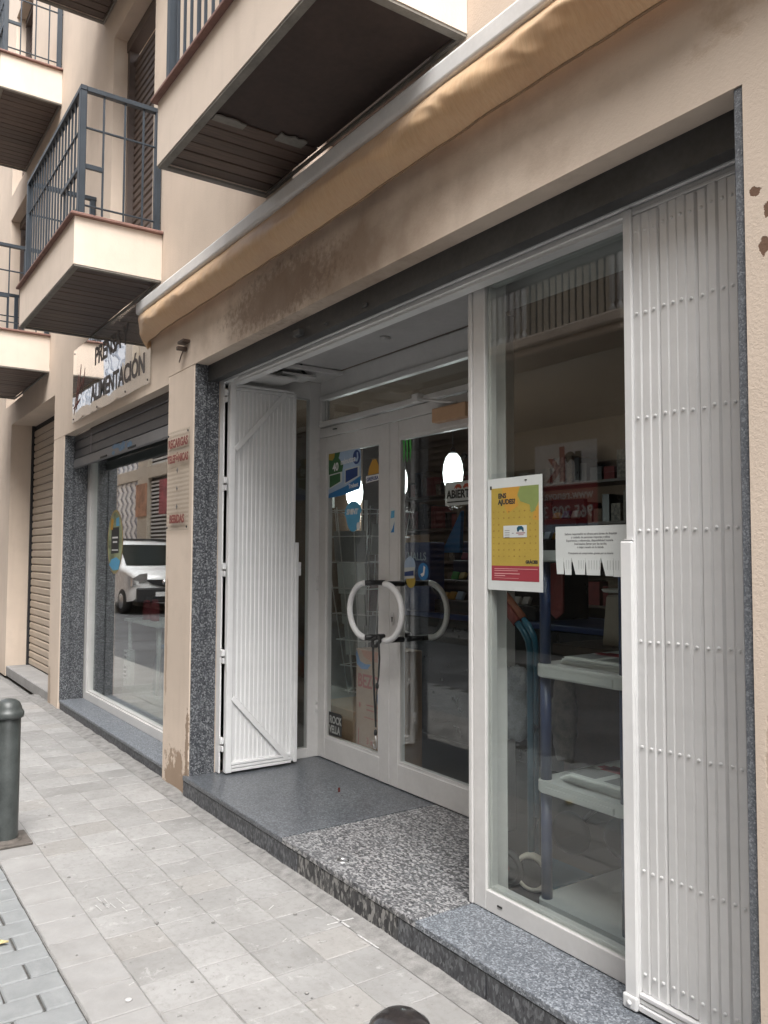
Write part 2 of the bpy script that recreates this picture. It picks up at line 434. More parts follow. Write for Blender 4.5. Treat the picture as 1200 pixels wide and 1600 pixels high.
m_red = plain('red_print', (.30, .035, .05), .6, var=.03)
m_yellow = plain('yellow_print', (.43, .31, .055), .65, var=.06, scale=10)
m_orange = plain('orange_print', (.50, .27, .04), .65, var=.04)
m_green = plain('green_print', (.22, .28, .09), .65, var=.06)
m_dkgreen = plain('dark_green_print', (.04, .13, .05), .6, var=.1)
m_lime = plain('lime_green_print', (.08, .42, .08), .5, var=.1)
m_blue = plain('blue_print', (.02, .17, .42), .5, var=.06)
m_sky = plain('sky_blue_print', (.10, .36, .58), .5, var=.08)
m_navy = plain('navy_print', (.02, .05, .19), .5, var=.06)
m_lblue = plain('pale_blue_print', (.38, .5, .66), .5, var=.1)
m_white = plain('white_print', (.72, .72, .72), .5, var=.02)
m_rkred = plain('banner_red', (.34, .03, .04), .6, var=.05)
m_card = plain('brown_cardboard', (.36, .235, .145), .8, var=.08, scale=10, bump=.2)
m_cardred = plain('cardboard_print_red', (.36, .06, .04), .8, var=.05)
m_wire = plain('white_wire', (.75, .74, .73), .4)
m_shelf = plain('pale_grey_plastic', (.44, .455, .45), .45, var=.04)
m_post = plain('dark_blue_plastic', (.016, .030, .085), .4, var=.06)
m_teal = plain('teal_tube_paint', (.014, .085, .135), .35, var=.08)
m_grip = plain('red_rubber_grip', (.17, .03, .022), .55, var=.1)
m_grip2 = plain('orange_rubber_grip', (.19, .06, .03), .55, var=.1)
m_tyre = plain('beige_tyre_ring', (.46, .42, .36), .6)
m_closer = plain('tan_door_closer', (.52, .33, .2), .45, var=.05)
m_pvc = plain('clear_plastic_bag', (.30, .32, .35), .25, var=.25, scale=14, bump=.8)
m_bagp = plain('patterned_bag', (.09, .075, .06), .5, var=.6, scale=22, bump=.5)
m_apron = plain('red_cloth', (.13, .02, .02), .85, var=.2, scale=9)
m_floor = plain('shop_floor_tile', (.075, .06, .05), .35, var=.15, scale=3)
m_furn = plain('dark_brown_furniture', (.07, .046, .034), .5, var=.2)
m_counter = plain('black_counter', (.015, .014, .016), .3, var=.2)
m_bottle = glass('bottle_plastic', (.72, .82, .88), 1.3)
m_leaf = plain('dry_leaf', (.5, .42, .22), .7, var=.3, scale=60)
m_vanw = plain('white_van_paint', (.80, .81, .81), .25, var=.015, coat=.6)
m_vanb = plain('van_black_plastic', (.02, .02, .022), .5)
m_vglass = plain('van_window', (.015, .02, .02), .06, var=.1, scale=2)
m_chrome = plain('chrome', (.75, .75, .77), .12, metal=1, var=.02)
def lampmat():
    t = T('lit_glass_shade')
    z = t.xyz()[2]
    k = t.n('ShaderNodeMapRange', Value=z); k.inputs[1].default_value = 2.36; k.inputs[2].default_value = 2.10; k.inputs[3].default_value = .55; k.inputs[4].default_value = 3.0
    return t.bsdf((.8, .88, .88), .3, emit=(.90, 1.0, .98), emit_s=k.outputs[0])
m_lamp = lampmat()
def tiles_opp():
    """Ceramic cladding of the far building: a zig-zag of white, dark and grey rhombs."""
    t = T('zigzag_ceramic_tile')
    x, y, z = t.xyz()
    u = t.math('DIVIDE', x, .52); v = t.math('DIVIDE', z, .40)
    tri = t.math('PINGPONG', v, .5)
    q = t.math('FRACT', t.math('ADD', u, t.math('MULTIPLY', tri, .9)))
    rowp = t.math('FLOOR', t.math('MULTIPLY', v, 2.0)); par = t.math('MODULO', rowp, 2.0)
    c = t.ramp(q, [(0, (.80, .81, .82)), (.52, (.055, .075, .13)), (.76, (.27, .31, .38))], 'CONSTANT')
    c = t.mix(t.math('MULTIPLY', par, .25), c, (.55, .57, .6))
    return t.bsdf(c, .2, 0, None, .5)
m_tileopp = tiles_opp()
m_blindw = plain('white_slat', (.68, .68, .66), .5)
m_shelfgoods = plain('dusty_packaging', (.15, .125, .10), .6, var=.5, scale=30); m_cardd = plain('old_cardboard', (.10, .066, .042), .8, var=.3, scale=20)
m_brownedge = plain('brown_rope', (.3, .2, .12), .8)

# ------------------------------------------------------------------ GROUND
g = B(); g.add([(-150, -150, -.06), (150, -150, -.06), (150, 150, -.06), (-150, 150, -.06)], [(0, 1, 2, 3)])
tag(g.ob('ground', m_cement), 'grey ground below the street', kind='structure')
pav = B(); pav.box(-60, 12, -1.132, -.088, -.055, -.0045); pv = pav.ob('pavement', m_pavfar); tag(pv, 'pale grey stone pavement along the shops', kind='structure')
g = B(); g.box(-9.35, -.6, -1.131, -.089, -.0045, -.0030); g.ob('grout_bed', m_grout, pv)
# cement strip between tiles and step, uneven
g = B(); nx = 90
for i in range(nx):
    xa, xb = -9.3+i*8.3/nx, -9.3+(i+1)*8.3/nx
    za, zb = .004+.006*math.sin(i*1.7)*random.random(), .004+.006*math.sin((i+1)*1.7)*random.random()
    g.add([(xa, -.088, -.002), (xb, -.088, -.002), (xb, .03, zb+.004), (xa, .03, za+.004)], [(0, 1, 2, 3)])
bmesh.ops.remove_doubles(g.bm, verts=g.bm.verts, dist=.0005)
g.ob('cement_strip', m_cement, pv)
tvars = []
for k in range(5):
    rr = random.Random(k); b = B(); b.box(-.1018, .1018, -.103, .103, -.02, 0, .0025)
    for v in b.bm.verts:
        v.co.x += rr.uniform(-.0012, .0012); v.co.y += rr.uniform(-.0012, .0012)
    tvars.append(b.ob('paving_tile', m_tile))
kv = []
for k in range(4):
    rr = random.Random(50+k); b = B(); b.box(-.1015, .1015, -.0985, .0985, -.02, 0, .003)
    for v in b.bm.verts:
        v.co.x += rr.uniform(-.0018, .0018); v.co.y += rr.uniform(-.001, .001)
    kv.append(b.ob('kerb_stone', m_kerb))
pvars = []
for k in range(4):
    rr = random.Random(80+k); b = B(); b.box(-.0592, .0592, -.0972, .0972, -.03, 0, .005)
    for v in b.bm.verts:
        v.co.x += rr.uniform(-.0015, .0015); v.co.y += rr.uniform(-.0015, .0015)
    pvars.append(b.ob('paver', m_paver))
for i in range(-5, 33):
    for j in range(4):
        s = random.choice(tvars)
        inst(s, 'paving_tile', (-2.255-.2075*(i-.5), -.09-.21*(j+.5), random.uniform(-.0012, .0012)), pv, (random.uniform(-.004, .004), random.uniform(-.004, .004), random.choice((0, PI))))
    inst(random.choice(kv), 'kerb_stone', (-2.32-.2075*(i-.5), -1.03, random.uniform(-.001, .002)), pv, (0, random.uniform(-.005, .005), random.choice((0, PI))))
rd = B(); rd.box(-60, 12, -5.1, -1.131, -.06, -.0115); rdo = rd.ob('road', m_road); tag(rdo, 'grey road beside the pavement', kind='structure')
g = B(); g.box(-8.05, -1.35, -2.15, -1.1325, -.0095, -.0075+.0002); g.ob('joint_bed', m_joint, rdo)
for i in range(-22, 31):
    for j in range(5):
        y = -1.1335-.2*(j+.5)+(0 if i % 2 else .1)
        if y > -1.2: 
            inst(random.choice(pvars), 'paver', (-5.2+i*.1245, -1.1335-.049, random.uniform(-.0015, .0015)), rdo, (0, 0, 0), (1, .475, 1))
            if j == 0 and i % 2 == 0: continue
        inst(random.choice(pvars), 'paver', (-5.2+i*.1245, y, random.uniform(-.0015, .0015)), rdo, (random.uniform(-.01, .01), random.uniform(-.01, .01), 0))
for s in tvars+kv+pvars: bpy.data.objects.remove(s)
g = B(); g.box(-60, 12, -6.3, -5.1, -.05, .10, .01); tag(g.ob('far_pavement', m_cement), 'raised pavement on the far side of the road', kind='structure')
m_dim0 = plain('dull_white_metal', (.50, .495, .49), .5)
# worn white paint and scuffs on the tiles
g = B()
def mark(x, y, l, wd, a):
    c, s = math.cos(a), math.sin(a); z = .0026
    g.add([(x+dx*c-dy*s, y+dx*s+dy*c, z) for dx, dy in ((-l/2, -wd/2), (l/2, -wd/2), (l/2, wd/2), (-l/2, wd/2))], [(0, 1, 2, 3)])
mark(-2.905, -.092, .13, .010, .05); mark(-2.905, -.092, .12, .009, 1.5)
mark(-2.70, -.094, .14, .008, .04)
for k in range(9): mark(random.uniform(-4.6, -2.3), random.uniform(-1.1, -.12), random.uniform(.01, .05), random.uniform(.002, .005), random.uniform(0, 3))
for k in range(9): mark(-3.66+random.uniform(0, .16), -.81+random.uniform(-.07, .05), random.uniform(.02, .09), .004, random.choice((0, .1, 1.5)))
g.ob('paint_mark', plain('worn_white_paint', (.56, .555, .545), .8, var=.25, scale=90), pv)
g = B()
for k in range(40):
    x, y, s = random.uniform(-5, -2.2), random.uniform(-1.1, -.02), random.uniform(.003, .009)
    g.lathe([(0, 0), (s, .0), (s*.8, s*.3), (0, s*.4)], (x, y, .002), 6)
tag(g.ob('grit', m_cement), 'bits of grit scattered over the pavement', kind='stuff')
g = B(); g.lathe([(0, 0), (.011, .0), (.012, .003), (.008, .005), (0, .005)], (-2.80, -.99, .003), 12); tag(g.ob('bottle_cap', m_dim0), 'white flattened cap lying on the kerb stones', 'bottle cap')
# dry leaf on the road
g = B(); n = 9; L = []
for i in range(n):
    t_ = i/(n-1); wd = .022*math.sin(PI*min(1, t_*1.05+.03))**.8+.0015
    L.append(((t_*.12, -wd, .004+.012*t_*t_), (t_*.12, 0, .0015+.010*t_*t_), (t_*.12, wd, .007+.012*t_*t_)))
M4 = Matrix.Translation((-3.52, -1.345, .0)) @ Matrix.Rotation(.9, 4, 'Z')
vv = [M4 @ Vector(p) for row in L for p in row]
g.add(vv, [(3*i+k, 3*i+k+1, 3*i+k+4, 3*i+k+3) for i in range(n-1) for k in range(2)])
tag(g.ob('fallen_leaf', m_leaf), 'curled yellow leaf lying on the grey pavers', 'leaf')

# ------------------------------------------------------------------ SHOP BUILDING
bld = root('apartment_building', (-5, 1, 0), 'cream apartment building with balconies above two ground floor shops', 'building')
YW, YI, H = .02, .27, 9.4
b = B()
b.box(-1.15, 5, YW, YI, -.02, 2.71)                               # right pier
b.box(-5.37, -4.9, YW, YI, -.02, 2.71, .006)                      # pier between the shops
b.box(-8.75, -8.32, YW, YI, -.02, 2.66, .006)
b.box(-13, -11.1, YW, YI+.05, -.02, 3.13)
# beams
b.box(-4.9, -1.15, YW, .11, 2.71, 3.1); b.box(-1.15, 5, YW, YI, 2.71, 3.1); b.box(-5.37, -4.9, YW, YI, 2.71, 3.1)
b.box(-8.32, -5.37, YW, .105, 2.66, 3.1); b.box(-8.75, -8.32, YW, YI, 2.66, 3.1)
b.box(-13, -8.75, YW, YI+.05, 3.13, 3.4)
b.box(-8.75, 5, YW, YI, 3.1, 3.4)
OPEN = [(-3.60, -2.45), (-6.87, -5.79), (-10.45-1.1, -10.45)]
for (z0, z1, zt) in ((3.4, 5.92, 6.25), (6.25, 8.72, H)):
    xs = sorted(OPEN); e = -13
    for (a, c) in xs:
        b.box(e, a, YW, .33, z0, z1); e = c
    b.box(e, 5, YW, .33, z0, z1); b.box(-13, 5, YW, .33, z1, zt)
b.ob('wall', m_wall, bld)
# shutters of the balcony doors
for (z0, z1) in ((3.4, 5.92), (6.25, 8.72)):
    for (a, c) in OPEN:
        sh = B(); sh.box(a-.005, c+.005, .22, .30, z0+.25, z0+.30)
        for zz in (a+.02, c-.02): sh.box(zz-.03, zz+.03, .14, .22, z0+.3, z1-.01)
        sh.box(a, c, .13, .22, z1-.1, z1-.01)
        so_ = sh.ob('balcony_door', m_shutter_br, bld)
        k = 0
        src = B(); src.prism([(0, 0), (.012, .012), (.012, .05), (0, .062)], lambda u, v, t: (t, .20-u, v), a+.05, c-.05); s0 = src.ob('shutter_slat', m_shutter_br, so_)
        base = z0+.31; s0.location = (0, 0, base)
        while base+.066*(k+2) < z1-.1:
            k += 1; o = s0.copy(); COL.objects.link(o); o.parent = so_; o.location = (0, 0, base+.066*k)
# dark granite lintel and jambs of the entrance
b = B(); b.box(-4.9, -1.15, .112, .17, 2.605, 2.80); lt = b.ob('granite_lintel', m_lintel, bld)
for (x, y, s) in ((-3.66, .085, .035), (-3.05, .092, .02), (-3.4, .094, .014)):
    q = B(); q.box(x-s, x+s, .08 if s > .03 else .10, .112, 2.625, 2.625+s*.9, .003); q.ob('bracket', m_lintel, lt)
b = B(); b.box(-4.9, -4.885, .025, .10, .11, 2.71, .002); b.box(-4.9, -4.885, .128, .185, .11, 2.71, .002); b.box(-4.9, -4.896, .1, .128, .11, 2.71)
b.ob('granite_jamb', m_granJ, bld)
b = B(); b.box(-1.178, -1.15, .024, .24, .11, 2.71, .003); b.ob('granite_jamb', granite('granite_jamb_fine', (.05, .055, .065), (.115, .125, .14), (.26, .275, .295), 260, .2, .4), bld)
b = B(); b.box(-8.32, -8.30, .03, .115, .08, 2.66, .002); b.box(-8.32, -8.30, .145, .25, .08, 2.66, .002); b.box(-8.32, -8.312, .115, .145, .08, 2.66)
b.ob('granite_jamb', m_granJ, bld)
b = B(); b.box(-5.39, -5.37, .03, .25, .08, 2.66, .002); b.ob('granite_jamb', m_granJ, bld)
# portal step of the next doorway
b = B(); b.box(-11.1, -8.75, .03, .30, -.02, .10, .008); b.ob('door_step', m_kerb, bld)
# inner rooms
b = B(); b.box(-13, 5, .42, 5.2, .05, .118); b.prism([(-2.44, .41), (-1.2, .41), (-1.2, 2.2), (-3.09, 2.2), (-3.09, .97)], lambda u, v, t: (u, v, t), .10, .131); b.ob('interior_floor', m_floor, bld)
b = B(); b.box(-13, -1.0, 4.6, 4.7, .118, 3.1); b.box(-13, -12.9, .35, 4.6, .118, 3.1); b.box(-1.0, -.9, .35, 4.7, .118, 3.1)
b.box(-9.4, -7.0, 2.6, 2.66, .118, 2.9)
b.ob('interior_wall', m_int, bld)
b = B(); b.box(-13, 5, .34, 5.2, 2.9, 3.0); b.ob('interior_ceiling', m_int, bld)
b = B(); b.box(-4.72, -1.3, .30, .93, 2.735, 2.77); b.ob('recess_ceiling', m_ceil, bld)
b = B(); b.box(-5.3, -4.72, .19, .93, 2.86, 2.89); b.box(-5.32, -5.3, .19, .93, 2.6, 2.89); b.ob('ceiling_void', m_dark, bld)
b = B(); b.lathe([(0, 0), (.03, 0), (.03, -.012), (.018, -.016), (0, -.016)], (-3.75, .70, 2.735), 14); b.ob('ceiling_fitting', m_ceil, bld)
cab = B(); cab.tube([(-4.60, .62, 2.74), (-4.64, .66, 2.70), (-4.72, .74, 2.69), (-4.80, .82, 2.72), (-4.86, .9, 2.76)], .011, 8); tag(cab.ob('cable', m_black), 'black cable looping down from the recess ceiling', 'cable')
# window-side room divider wall behind the gate stack
b = B(); b.box(-1.30, -1.22, .30, 1.6, .118, 2.9); b.ob('interior_wall', m_int, bld)

# ------------------------------------------------------------------ BALCONIES
def balcony(x0, x1, zb, zt, broken=False, yf=-.58):
    bal = B()
    bal.box(x0, x1, yf, yf+.044, zb, zt); bal.box(x0, x0+.044, yf+.044, YW-.002, zb, zt); bal.box(x1-.044, x1, yf+.044, YW-.002, zb, zt)
    bal.box(x0+.044, x1-.044, yf+.044, YW-.002, zb+.12, zt-.01)
    bo = bal.ob('balcony', m_cream_smooth, bld)
    e = B(); e.box(x0+.004, x1-.004, yf+.004, yf+.04, zb-.012, zb); e.box(x0+.004, x0+.04, yf+.04, YW-.004, zb-.012, zb); e.box(x1-.04, x1-.004, yf+.04, YW-.004, zb-.012, zb)
    e.box(x0+.04, x1-.04, YW-.02, YW-.004, zb-.012, zb); e.ob('soffit_edge', m_conc, bo)
    c = B(); c.box(x0-.03, x1+.03, yf-.03, yf+.12, zt, zt+.022, .005); c.box(x0-.03, x0+.10, yf+.12, YW-.002, zt, zt+.022, .005); c.box(x1-.10, x1+.03, yf+.12, YW-.002, zt, zt+.022, .005)
    c.ob('coping', m_cope, bo)
    n = 17; pw = (x1-x0-.096)/n
    s = B(); s.box(0, pw-.007, yf+.047, YW-.022, 0, .012, .003); s0 = s.ob('soffit_plank', m_wood, bo)
    for k in range(n):
        if broken and k > 5: break
        o = s0 if k == 0 else s0.copy()
        if k: COL.objects.link(o); o.parent = bo
        dz = random.uniform(-.0015, .0015)
        o.location = (x0+.048+k*pw+.003, 0, zb+.002+dz)
    bk = B(); bk.box(x0+.046, x1-.046, yf+.046, YW-.022, zb+.017, zb+.03); bk.ob('soffit_board', m_board, bo)
    if broken:
        q = B(); xx = x0+.048+6*pw
        q.box(xx+.003, x1-.046, yf+.047, YW-.022, zb+.008, zb+.0165); q.ob('soffit_board', m_board, bo)
        q = B(); rr = random.Random(3)
        for (ya, yb, wd) in ((.05, .20, .055), (.36, .50, .07)):
            pts = [(xx-.03, yf+ya)]+[(xx-.03+wd*(.75+.35*rr.random()), yf+ya+(yb-ya)*k/6) for k in range(7)]+[(xx-.03, yf+yb)]
            q.prism(pts, lambda u, v, t: (u, v, t), zb-.006, zb+.001); q.ob('torn_edge', m_conc, bo); q = B()
        q.bm.free()
    # railing
    ym = yf+.05; zr = zt+.93; xa, xb = x0+.05, x1-.05
    def rail(*bx):
        q = B(); q.box(*bx, .003); return q.ob('rail', m_bal, bo)
    rail(xa-.025, xb+.025, ym-.022, ym+.022, zr-.035, zr)
    rail(xa-.02, xa+.02, ym+.022, YW, zr-.035, zr); rail(xb-.02, xb+.02, ym+.022, YW, zr-.035, zr)
    for (zz, hh) in ((zt+.10, .012), (zt+.64, .014)):
        rail(xa+.02, xb-.02, ym-.008, ym+.008, zz, zz+hh); rail(xb-.007, xb+.007, ym+.02, YW, zz, zz+hh); rail(xa-.007, xa+.007, ym+.02, YW, zz, zz+hh)
    rail(xb-.55, xb-.02, ym-.014, ym+.014, zt+.36, zt+.395); rail(xb-.010, xb+.010, ym+.02, ym+.14, zt+.36, zt+.395)
    for (px, py) in ((xa, ym), (xb, ym), (xb, YW-.03), (xa, YW-.03)):
        q = B(); q.box(px-.022, px+.022, py-.022, py+.022, zt+.03, zr-.035, .003); q.ob('post', m_bal, bo)
    q = B(); q.box(-.006, .006, -.006, .006, zt+.03, zr-.035); s1 = q.ob('baluster', m_bal, bo)
    nb = 17; first = True
    spots = [(xa+(xb-xa)*(k+1)/(nb+1), ym) for k in range(nb)]+[(xx_, ym+(YW-.03-ym)*f) for xx_ in (xa, xb) for f in (.27, .55, .8)]
    for (px, py) in spots:
        o = s1 if first else s1.copy()
        if not first: COL.objects.link(o); o.parent = bo
        first = False; o.location = (px, py, 0)
    return bo
balcony(-3.90, -2.23, 3.43, 3.755, broken=True); balcony(-7.39, -5.55, 3.43, 3.755); balcony(-10.90, -9.04, 3.43, 3.80)
balcony(-7.2, -5.4, 6.22, 6.57); balcony(-10.6, -8.77, 6.22, 6.57); balcony(-3.7, -1.9, 6.22, 6.57)

# ------------------------------------------------------------------ NEIGHBOUR to the far left and opposite buildings
nb = root('neighbour_building', (-30, 1, 0), 'plain rose rendered building further down the street', 'building')
b = B(); b.box(-50, -13, -.02, 2, -.02, 9); b.ob('wall', m_wall3, nb)
for k in range(8):
    for z in (1.0, 4.0, 6.8):
        q = B(); x = -15-k*4; q.box(x-.6, x+.6, -.06, -.02, z, z+1.6, .01); f = q.ob('window', m_shutter_br, nb); q = B(); q.box(x-.5, x+.5, -.07, -.06, z+.1, z+1.5); q.ob('pane', m_vglass, f)
ob_ = root('opposite_building', (-20, -6, 0), 'tall beige building with zigzag tiled bays across the road', 'building')
YO = -5.9
b = B(); HB = 11.0
b.box(-60, 10, -9, YO-.25, -.05, HB)
for x in [-34.4+8*k for k in range(6)]: b.box(x, x+1.0, YO-.25, YO, -.05, HB, .02)
for z in (3.9, 6.6): b.box(-34, -13 if z < 4 else 10, YO-.24, YO-.01, z, z+.38, .01)
b.ob('wall', m_wall2, ob_)
b = B()
for k in range(6):
    x = -33.4+8*k
    for (z0, z1) in ((.1, 3.9), (4.28, 6.6), (6.98, HB)):
        if k == 0: b.box(x, x+7.0, YO-.25, YO-.10, z0, z1)
b.ob('tile_cladding', m_tileopp, ob_)
# horizontal slat shutters
for (xa, xb) in ((-25.4, -18.4), (-17.4, -10.6),):
    for (z0, z1, mm) in ((.1, 3.9, m_blindw if xa < -20 else m_shutter_br), (4.28, 6.6, m_blindw)):
        q = B(); q.box(xa, xb, YO-.24, YO-.16, z0, z1); s_ = q.ob('roller_blind', m_vanb, ob_)
        q = B(); z = z0+.04
        while z < z1-.05: q.box(xa+.03, xb-.03, YO-.16, YO-.12, z, z+.055); z += .12
        tag(q.ob('blind_slat', mm, s_), kind='stuff')
for x in (-9.4+8*k for k in range(2)):
    q = B(); q.box(x, x+6.5, YO-.24, YO-.16, .1, 2.6); f = q.ob('shop_window', m_vglass, ob_); q = B(); q.box(x, x+6.5, YO-.16, YO-.1, 2.6, 2.75); q.ob('frame', m_shutter_d, f)
# balcony with white turned balusters opposite
def far_balcony(xa, xb, z):
    q = B(); q.box(xa, xb, YO, YO+.75, z, z+.14, .02); q.box(xa+.05, xb-.05, YO, YO+.68, z-.10, z, .02); f = q.ob('far_balcony', m_cream_smooth, ob_)
    q = B(); q.box(xa+.05, xb-.05, YO+.66, YO+.72, z+1.0, z+1.06, .01); q.ob('rail', m_bal, f)
    x = xa+.1; s0 = None; k = 0; iron = B()
    while x < xb-.02:
        if -8.56 < x < -7.8 or -6.42 < x < -6.15 or -2 < x:
            if s0 is None:
                q = B(); q.lathe([(0, 0), (.034, 0), (.04, .04), (.022, .09), (.012, .11), (.034, .13), (.034, .72), (.034, .98), (0, 1.0)], (0, 0, 0), 8); s0 = q.ob('baluster', m_white, f); o = s0
            else:
                o = s0.copy(); COL.objects.link(o); o.parent = f
            o.location = (x, YO+.69, z+.14)
        else: iron.box(x-.008, x+.008, YO+.682, YO+.698, z+.14, z+1.0)
        x += .115; k += 1
    tag(iron.ob('iron_bars', m_bal, f), kind='stuff')
    for xx in (xa+.3, (xa+xb)/2, xb-.3):
        q = B(); q.box(xx-.45, xx+.45, YO-.03, YO, z+.15, z+2.2, .01); w_ = q.ob('balcony_door', m_shutter_br, f)
far_balcony(-12.2, -6.18, 4.28); far_balcony(-3.5, 1.5, 4.28)
# hanging estate banner opposite: seen mirrored in the shop window
bn = root('estate_banner', (-9, -5.85, 1.8), 'white and red rk estate agency banner on the wall across the road', 'banner')
xa, xb = -8.32, -7.19
q = B(); q.box(xa, xb, YO+.02, YO+.03, 2.47, 3.05); q.ob('white_sheet', m_white, bn)
q = B(); q.box(xa, xb, YO+.02, YO+.03, 1.93, 2.47); q.ob('red_sheet', m_rkred, bn)
q = B(); q.box(xa, xb, YO+.02, YO+.03, 1.81, 1.93); q.ob('grey_sheet', m_lblue, bn)
XL = (-1, 0, 0)     # lettering opposite reads from the road, facing +y
text('r', .80, m_ink, (xb-.22, YO+.034, 2.53), XL, (0, 0, 1), 'lettering', bn, bold=.02)
text('k', .66, m_rkred, (xb-.53, YO+.034, 2.53), XL, (0, 0, 1), 'lettering', bn, bold=.02)
text('965 209 36', .225, m_white, (xb-.06, YO+.034, 2.02), XL, (0, 0, 1), 'lettering', bn, bold=.004)
text('www.renovak', .17, m_white, (xb-.06, YO+.034, 2.27), XL, (0, 0, 1), 'lettering', bn, bold=.003)
for (x, col, nm) in ((-25.9, plain('pale_orange_poster', (.52, .27, .16), .6, var=.3, scale=3), 'orange poster on the pillar behind the white van'), (-23.6, plain('pale_red_poster', (.42, .10, .11), .6, var=.3, scale=3), 'red poster on the slatted shutter behind the white van')):
    q = B(); q.box(x-.55, x+.55, YO+.02, YO+.04, 2.7, 3.75); tag(q.ob('poster', col), nm, 'poster')
end = root('end_building', (-62, -3, 0), 'pale building closing the far end of the street', 'building')
b = B(); b.box(-66, -60.5, -12, 8, -.05, 7.5); b.ob('wall', m_wall2, end)

# ------------------------------------------------------------------ WHITE VAN (seen mirrored in the left window)
van = root('parked_van', (-22, -4.6, 0), 'white van parked facing us across the road, mirrored in the left window', 'van')
def vx(x, y, z): return (-20.0-x, -4.62+y, z)      # x: from the bumper backwards
b = B()
secs = [(0.05, .60, .50, .82, .74), (.12, .78, .34, 1.00, .80), (.5, .82, .30, 1.10, .84), (.95, .845, .28, 1.20, .845), (1.75, .845, .26, 1.80, .74), (2.2, .845, .26, 1.855, .74), (4.1, .845, .26, 1.86, .74), (4.38, .84, .30, 1.80, .73)]
rings = []
for (x, wlow, zb, zt, wt) in secs:
    zm = min(1.05, zt-.12)
    pts = [(-wlow, zb), (-wlow-.0, zb+.25), (-wlow, zm), (-wt, zt-.06), (-wt+.1, zt), (wt-.1, zt), (wt, zt-.06), (wlow, zm), (wlow, zb+.25), (wlow, zb)]
    rings.append([b.bm.verts.new(vx(x, y, z)) for y, z in pts])
for A, C in zip(rings, rings[1:]):
    for k in range(len(A)-1): f = b.bm.faces.new((A[k], A[k+1], C[k+1], C[k])); f.smooth = True
b.bm.faces.new(rings[0]); b.bm.faces.new(rings[-1][::-1])
b.ob('body', m_vanw, van)
b = B(); b.add([vx(.93, -.70, 1.21), vx(.93, .70, 1.21), vx(1.66, .66, 1.74), vx(1.66, -.66, 1.74)], [(0, 1, 2, 3)])
b.add([vx(.90, -.70, 1.215), vx(.90, .70, 1.215), vx(1.63, .66, 1.745), vx(1.63, -.66, 1.745)], [(0, 1, 2, 3)]); b.ob('windscreen', m_vglass, van)
for s in (-1, 1):
    b = B(); b.prism([(1.15, 1.15), (2.1, 1.15), (2.1, 1.66), (1.75, 1.66)], lambda u, v, t: vx(u, s*(.86-.14*max(0, v-1.05)/.75+t), v), -.01, .005); b.ob('side_window', m_vglass, van)
    b = B(); b.prism([(.45, .84), (.80, .70), (.80, .90), (.62, 1.0), (.45, 1.02)], lambda u, v, t: vx(.02+.3*(u-.45)+t, s*(1.25-u) if False else s*u, v), -.03, .10); b.ob('headlight', m_chrome, van)
    b = B(); b.box(0, .22, 0, .14, 0, .2, .03, 2, Matrix.Translation(vx(1.35, s*.92-(.07), 1.12))); b.ob('mirror', m_vanw, van)
    for xw in (.78, 3.5):
        b = B(); Mw = Matrix.Translation(vx(xw, s*.76, .31)) @ Matrix.Rotation(PI/2, 4, 'X')
        b.lathe([(.0, -.1), (.28, -.1), (.31, -.08), (.31, .08), (.28, .1), (0, .1)], (0, 0, 0), 20, 0, True, Mw); wh = b.ob('wheel', m_rubber, van)
        b = B(); b.lathe([(.0, -.108), (.19, -.108), (.19, .108), (0, .108)], (0, 0, 0), 16, 0, True, Mw); b.ob('rim', m_steel, wh)
b = B(); b.box(-.02, .10, -.72, .72, .30, .66, .04, 2, Matrix.Translation((-20.05, -4.62, 0))); b.ob('bumper', m_vanb, van)
b = B(); b.prism([(-.48, .86), (.48, .86), (.3, .74), (0, .68), (-.3, .74)], lambda u, v, t: vx(t, u, v), .02, .2); gr = b.ob('grille', m_vanb, van)
b = B(); b.lathe([(.0, .0), (.075, 0), (.075, .02), (0, .02)], (0, 0, 0), 16, 0, True, Matrix.Translation((-20.02, -4.62, .79)) @ Matrix.Rotation(PI/2, 4, 'Y')); b.ob('emblem', m_chrome, gr)
b = B(); b.box(-19.94, -19.93, -4.88, -4.36, .45, .56); pl = b.ob('number_plate', m_white, van)
b = B()
for s in (-.62, .62): b.tube([vx(1.9, s, 1.88), vx(3.9, s, 1.90)], .02, 6)
for xx in (2.1, 3.6): b.tube([vx(xx, -.7, 1.9), vx(xx, .7, 1.9)], .018, 6)
b.ob('roof_bars', m_vanb, van)

# ------------------------------------------------------------------ STEP
st = root('granite_step', (-3, .4, 0), 'speckled grey granite step in front of the shop entrance', 'step')
for (xa, xb, ya, yb, mm) in ((-4.93, -3.605, -.004, 1.05, m_granA), (-3.6, -2.52, -.004, 1.05, m_granB), (-2.515, -1.21, -.004, .40, m_granC)):
    q = B(); q.box(xa, xb, ya, yb, .098, .125, .003); q.ob('tread_slab', mm, st)
for (xa, xb, mm) in ((-4.93, -4.385, m_granR), (-4.38, -3.455, m_granR), (-3.45, -2.635, m_granRc), (-2.63, -2.125, m_granR), (-2.12, -1.5, m_granR), (-1.495, -1.21, m_granR)):
    q = B(); q.box(xa, xb, .0, .10, -.03, .0965, .002); q.ob('riser_slab', mm, st)
q = B(); q.lathe([(0, .0), (.019, 0), (.019, .003), (.03, .003), (.031, .0), (.031, -.004)], (-3.18, .085, .1265), 24); tag(q.ob('floor_socket', m_steel, st))
q = B(); q.box(-4.10, -4.092, .62, .63, .125, .150, .001); tag(q.ob('cigarette_stub', m_grip), 'small red stub standing on the dark granite step', 'litter')
sill = root('window_sill', (-6.8, .1, 0), 'low blue grey granite sill below the left shop window', 'window sill')
for (xa, xb) in ((-8.3, -6.9), (-6.895, -5.372)):
    q = B(); q.box(xa, xb, .028, .36, .065, .09, .003); q.ob('sill_slab', m_granC, sill)
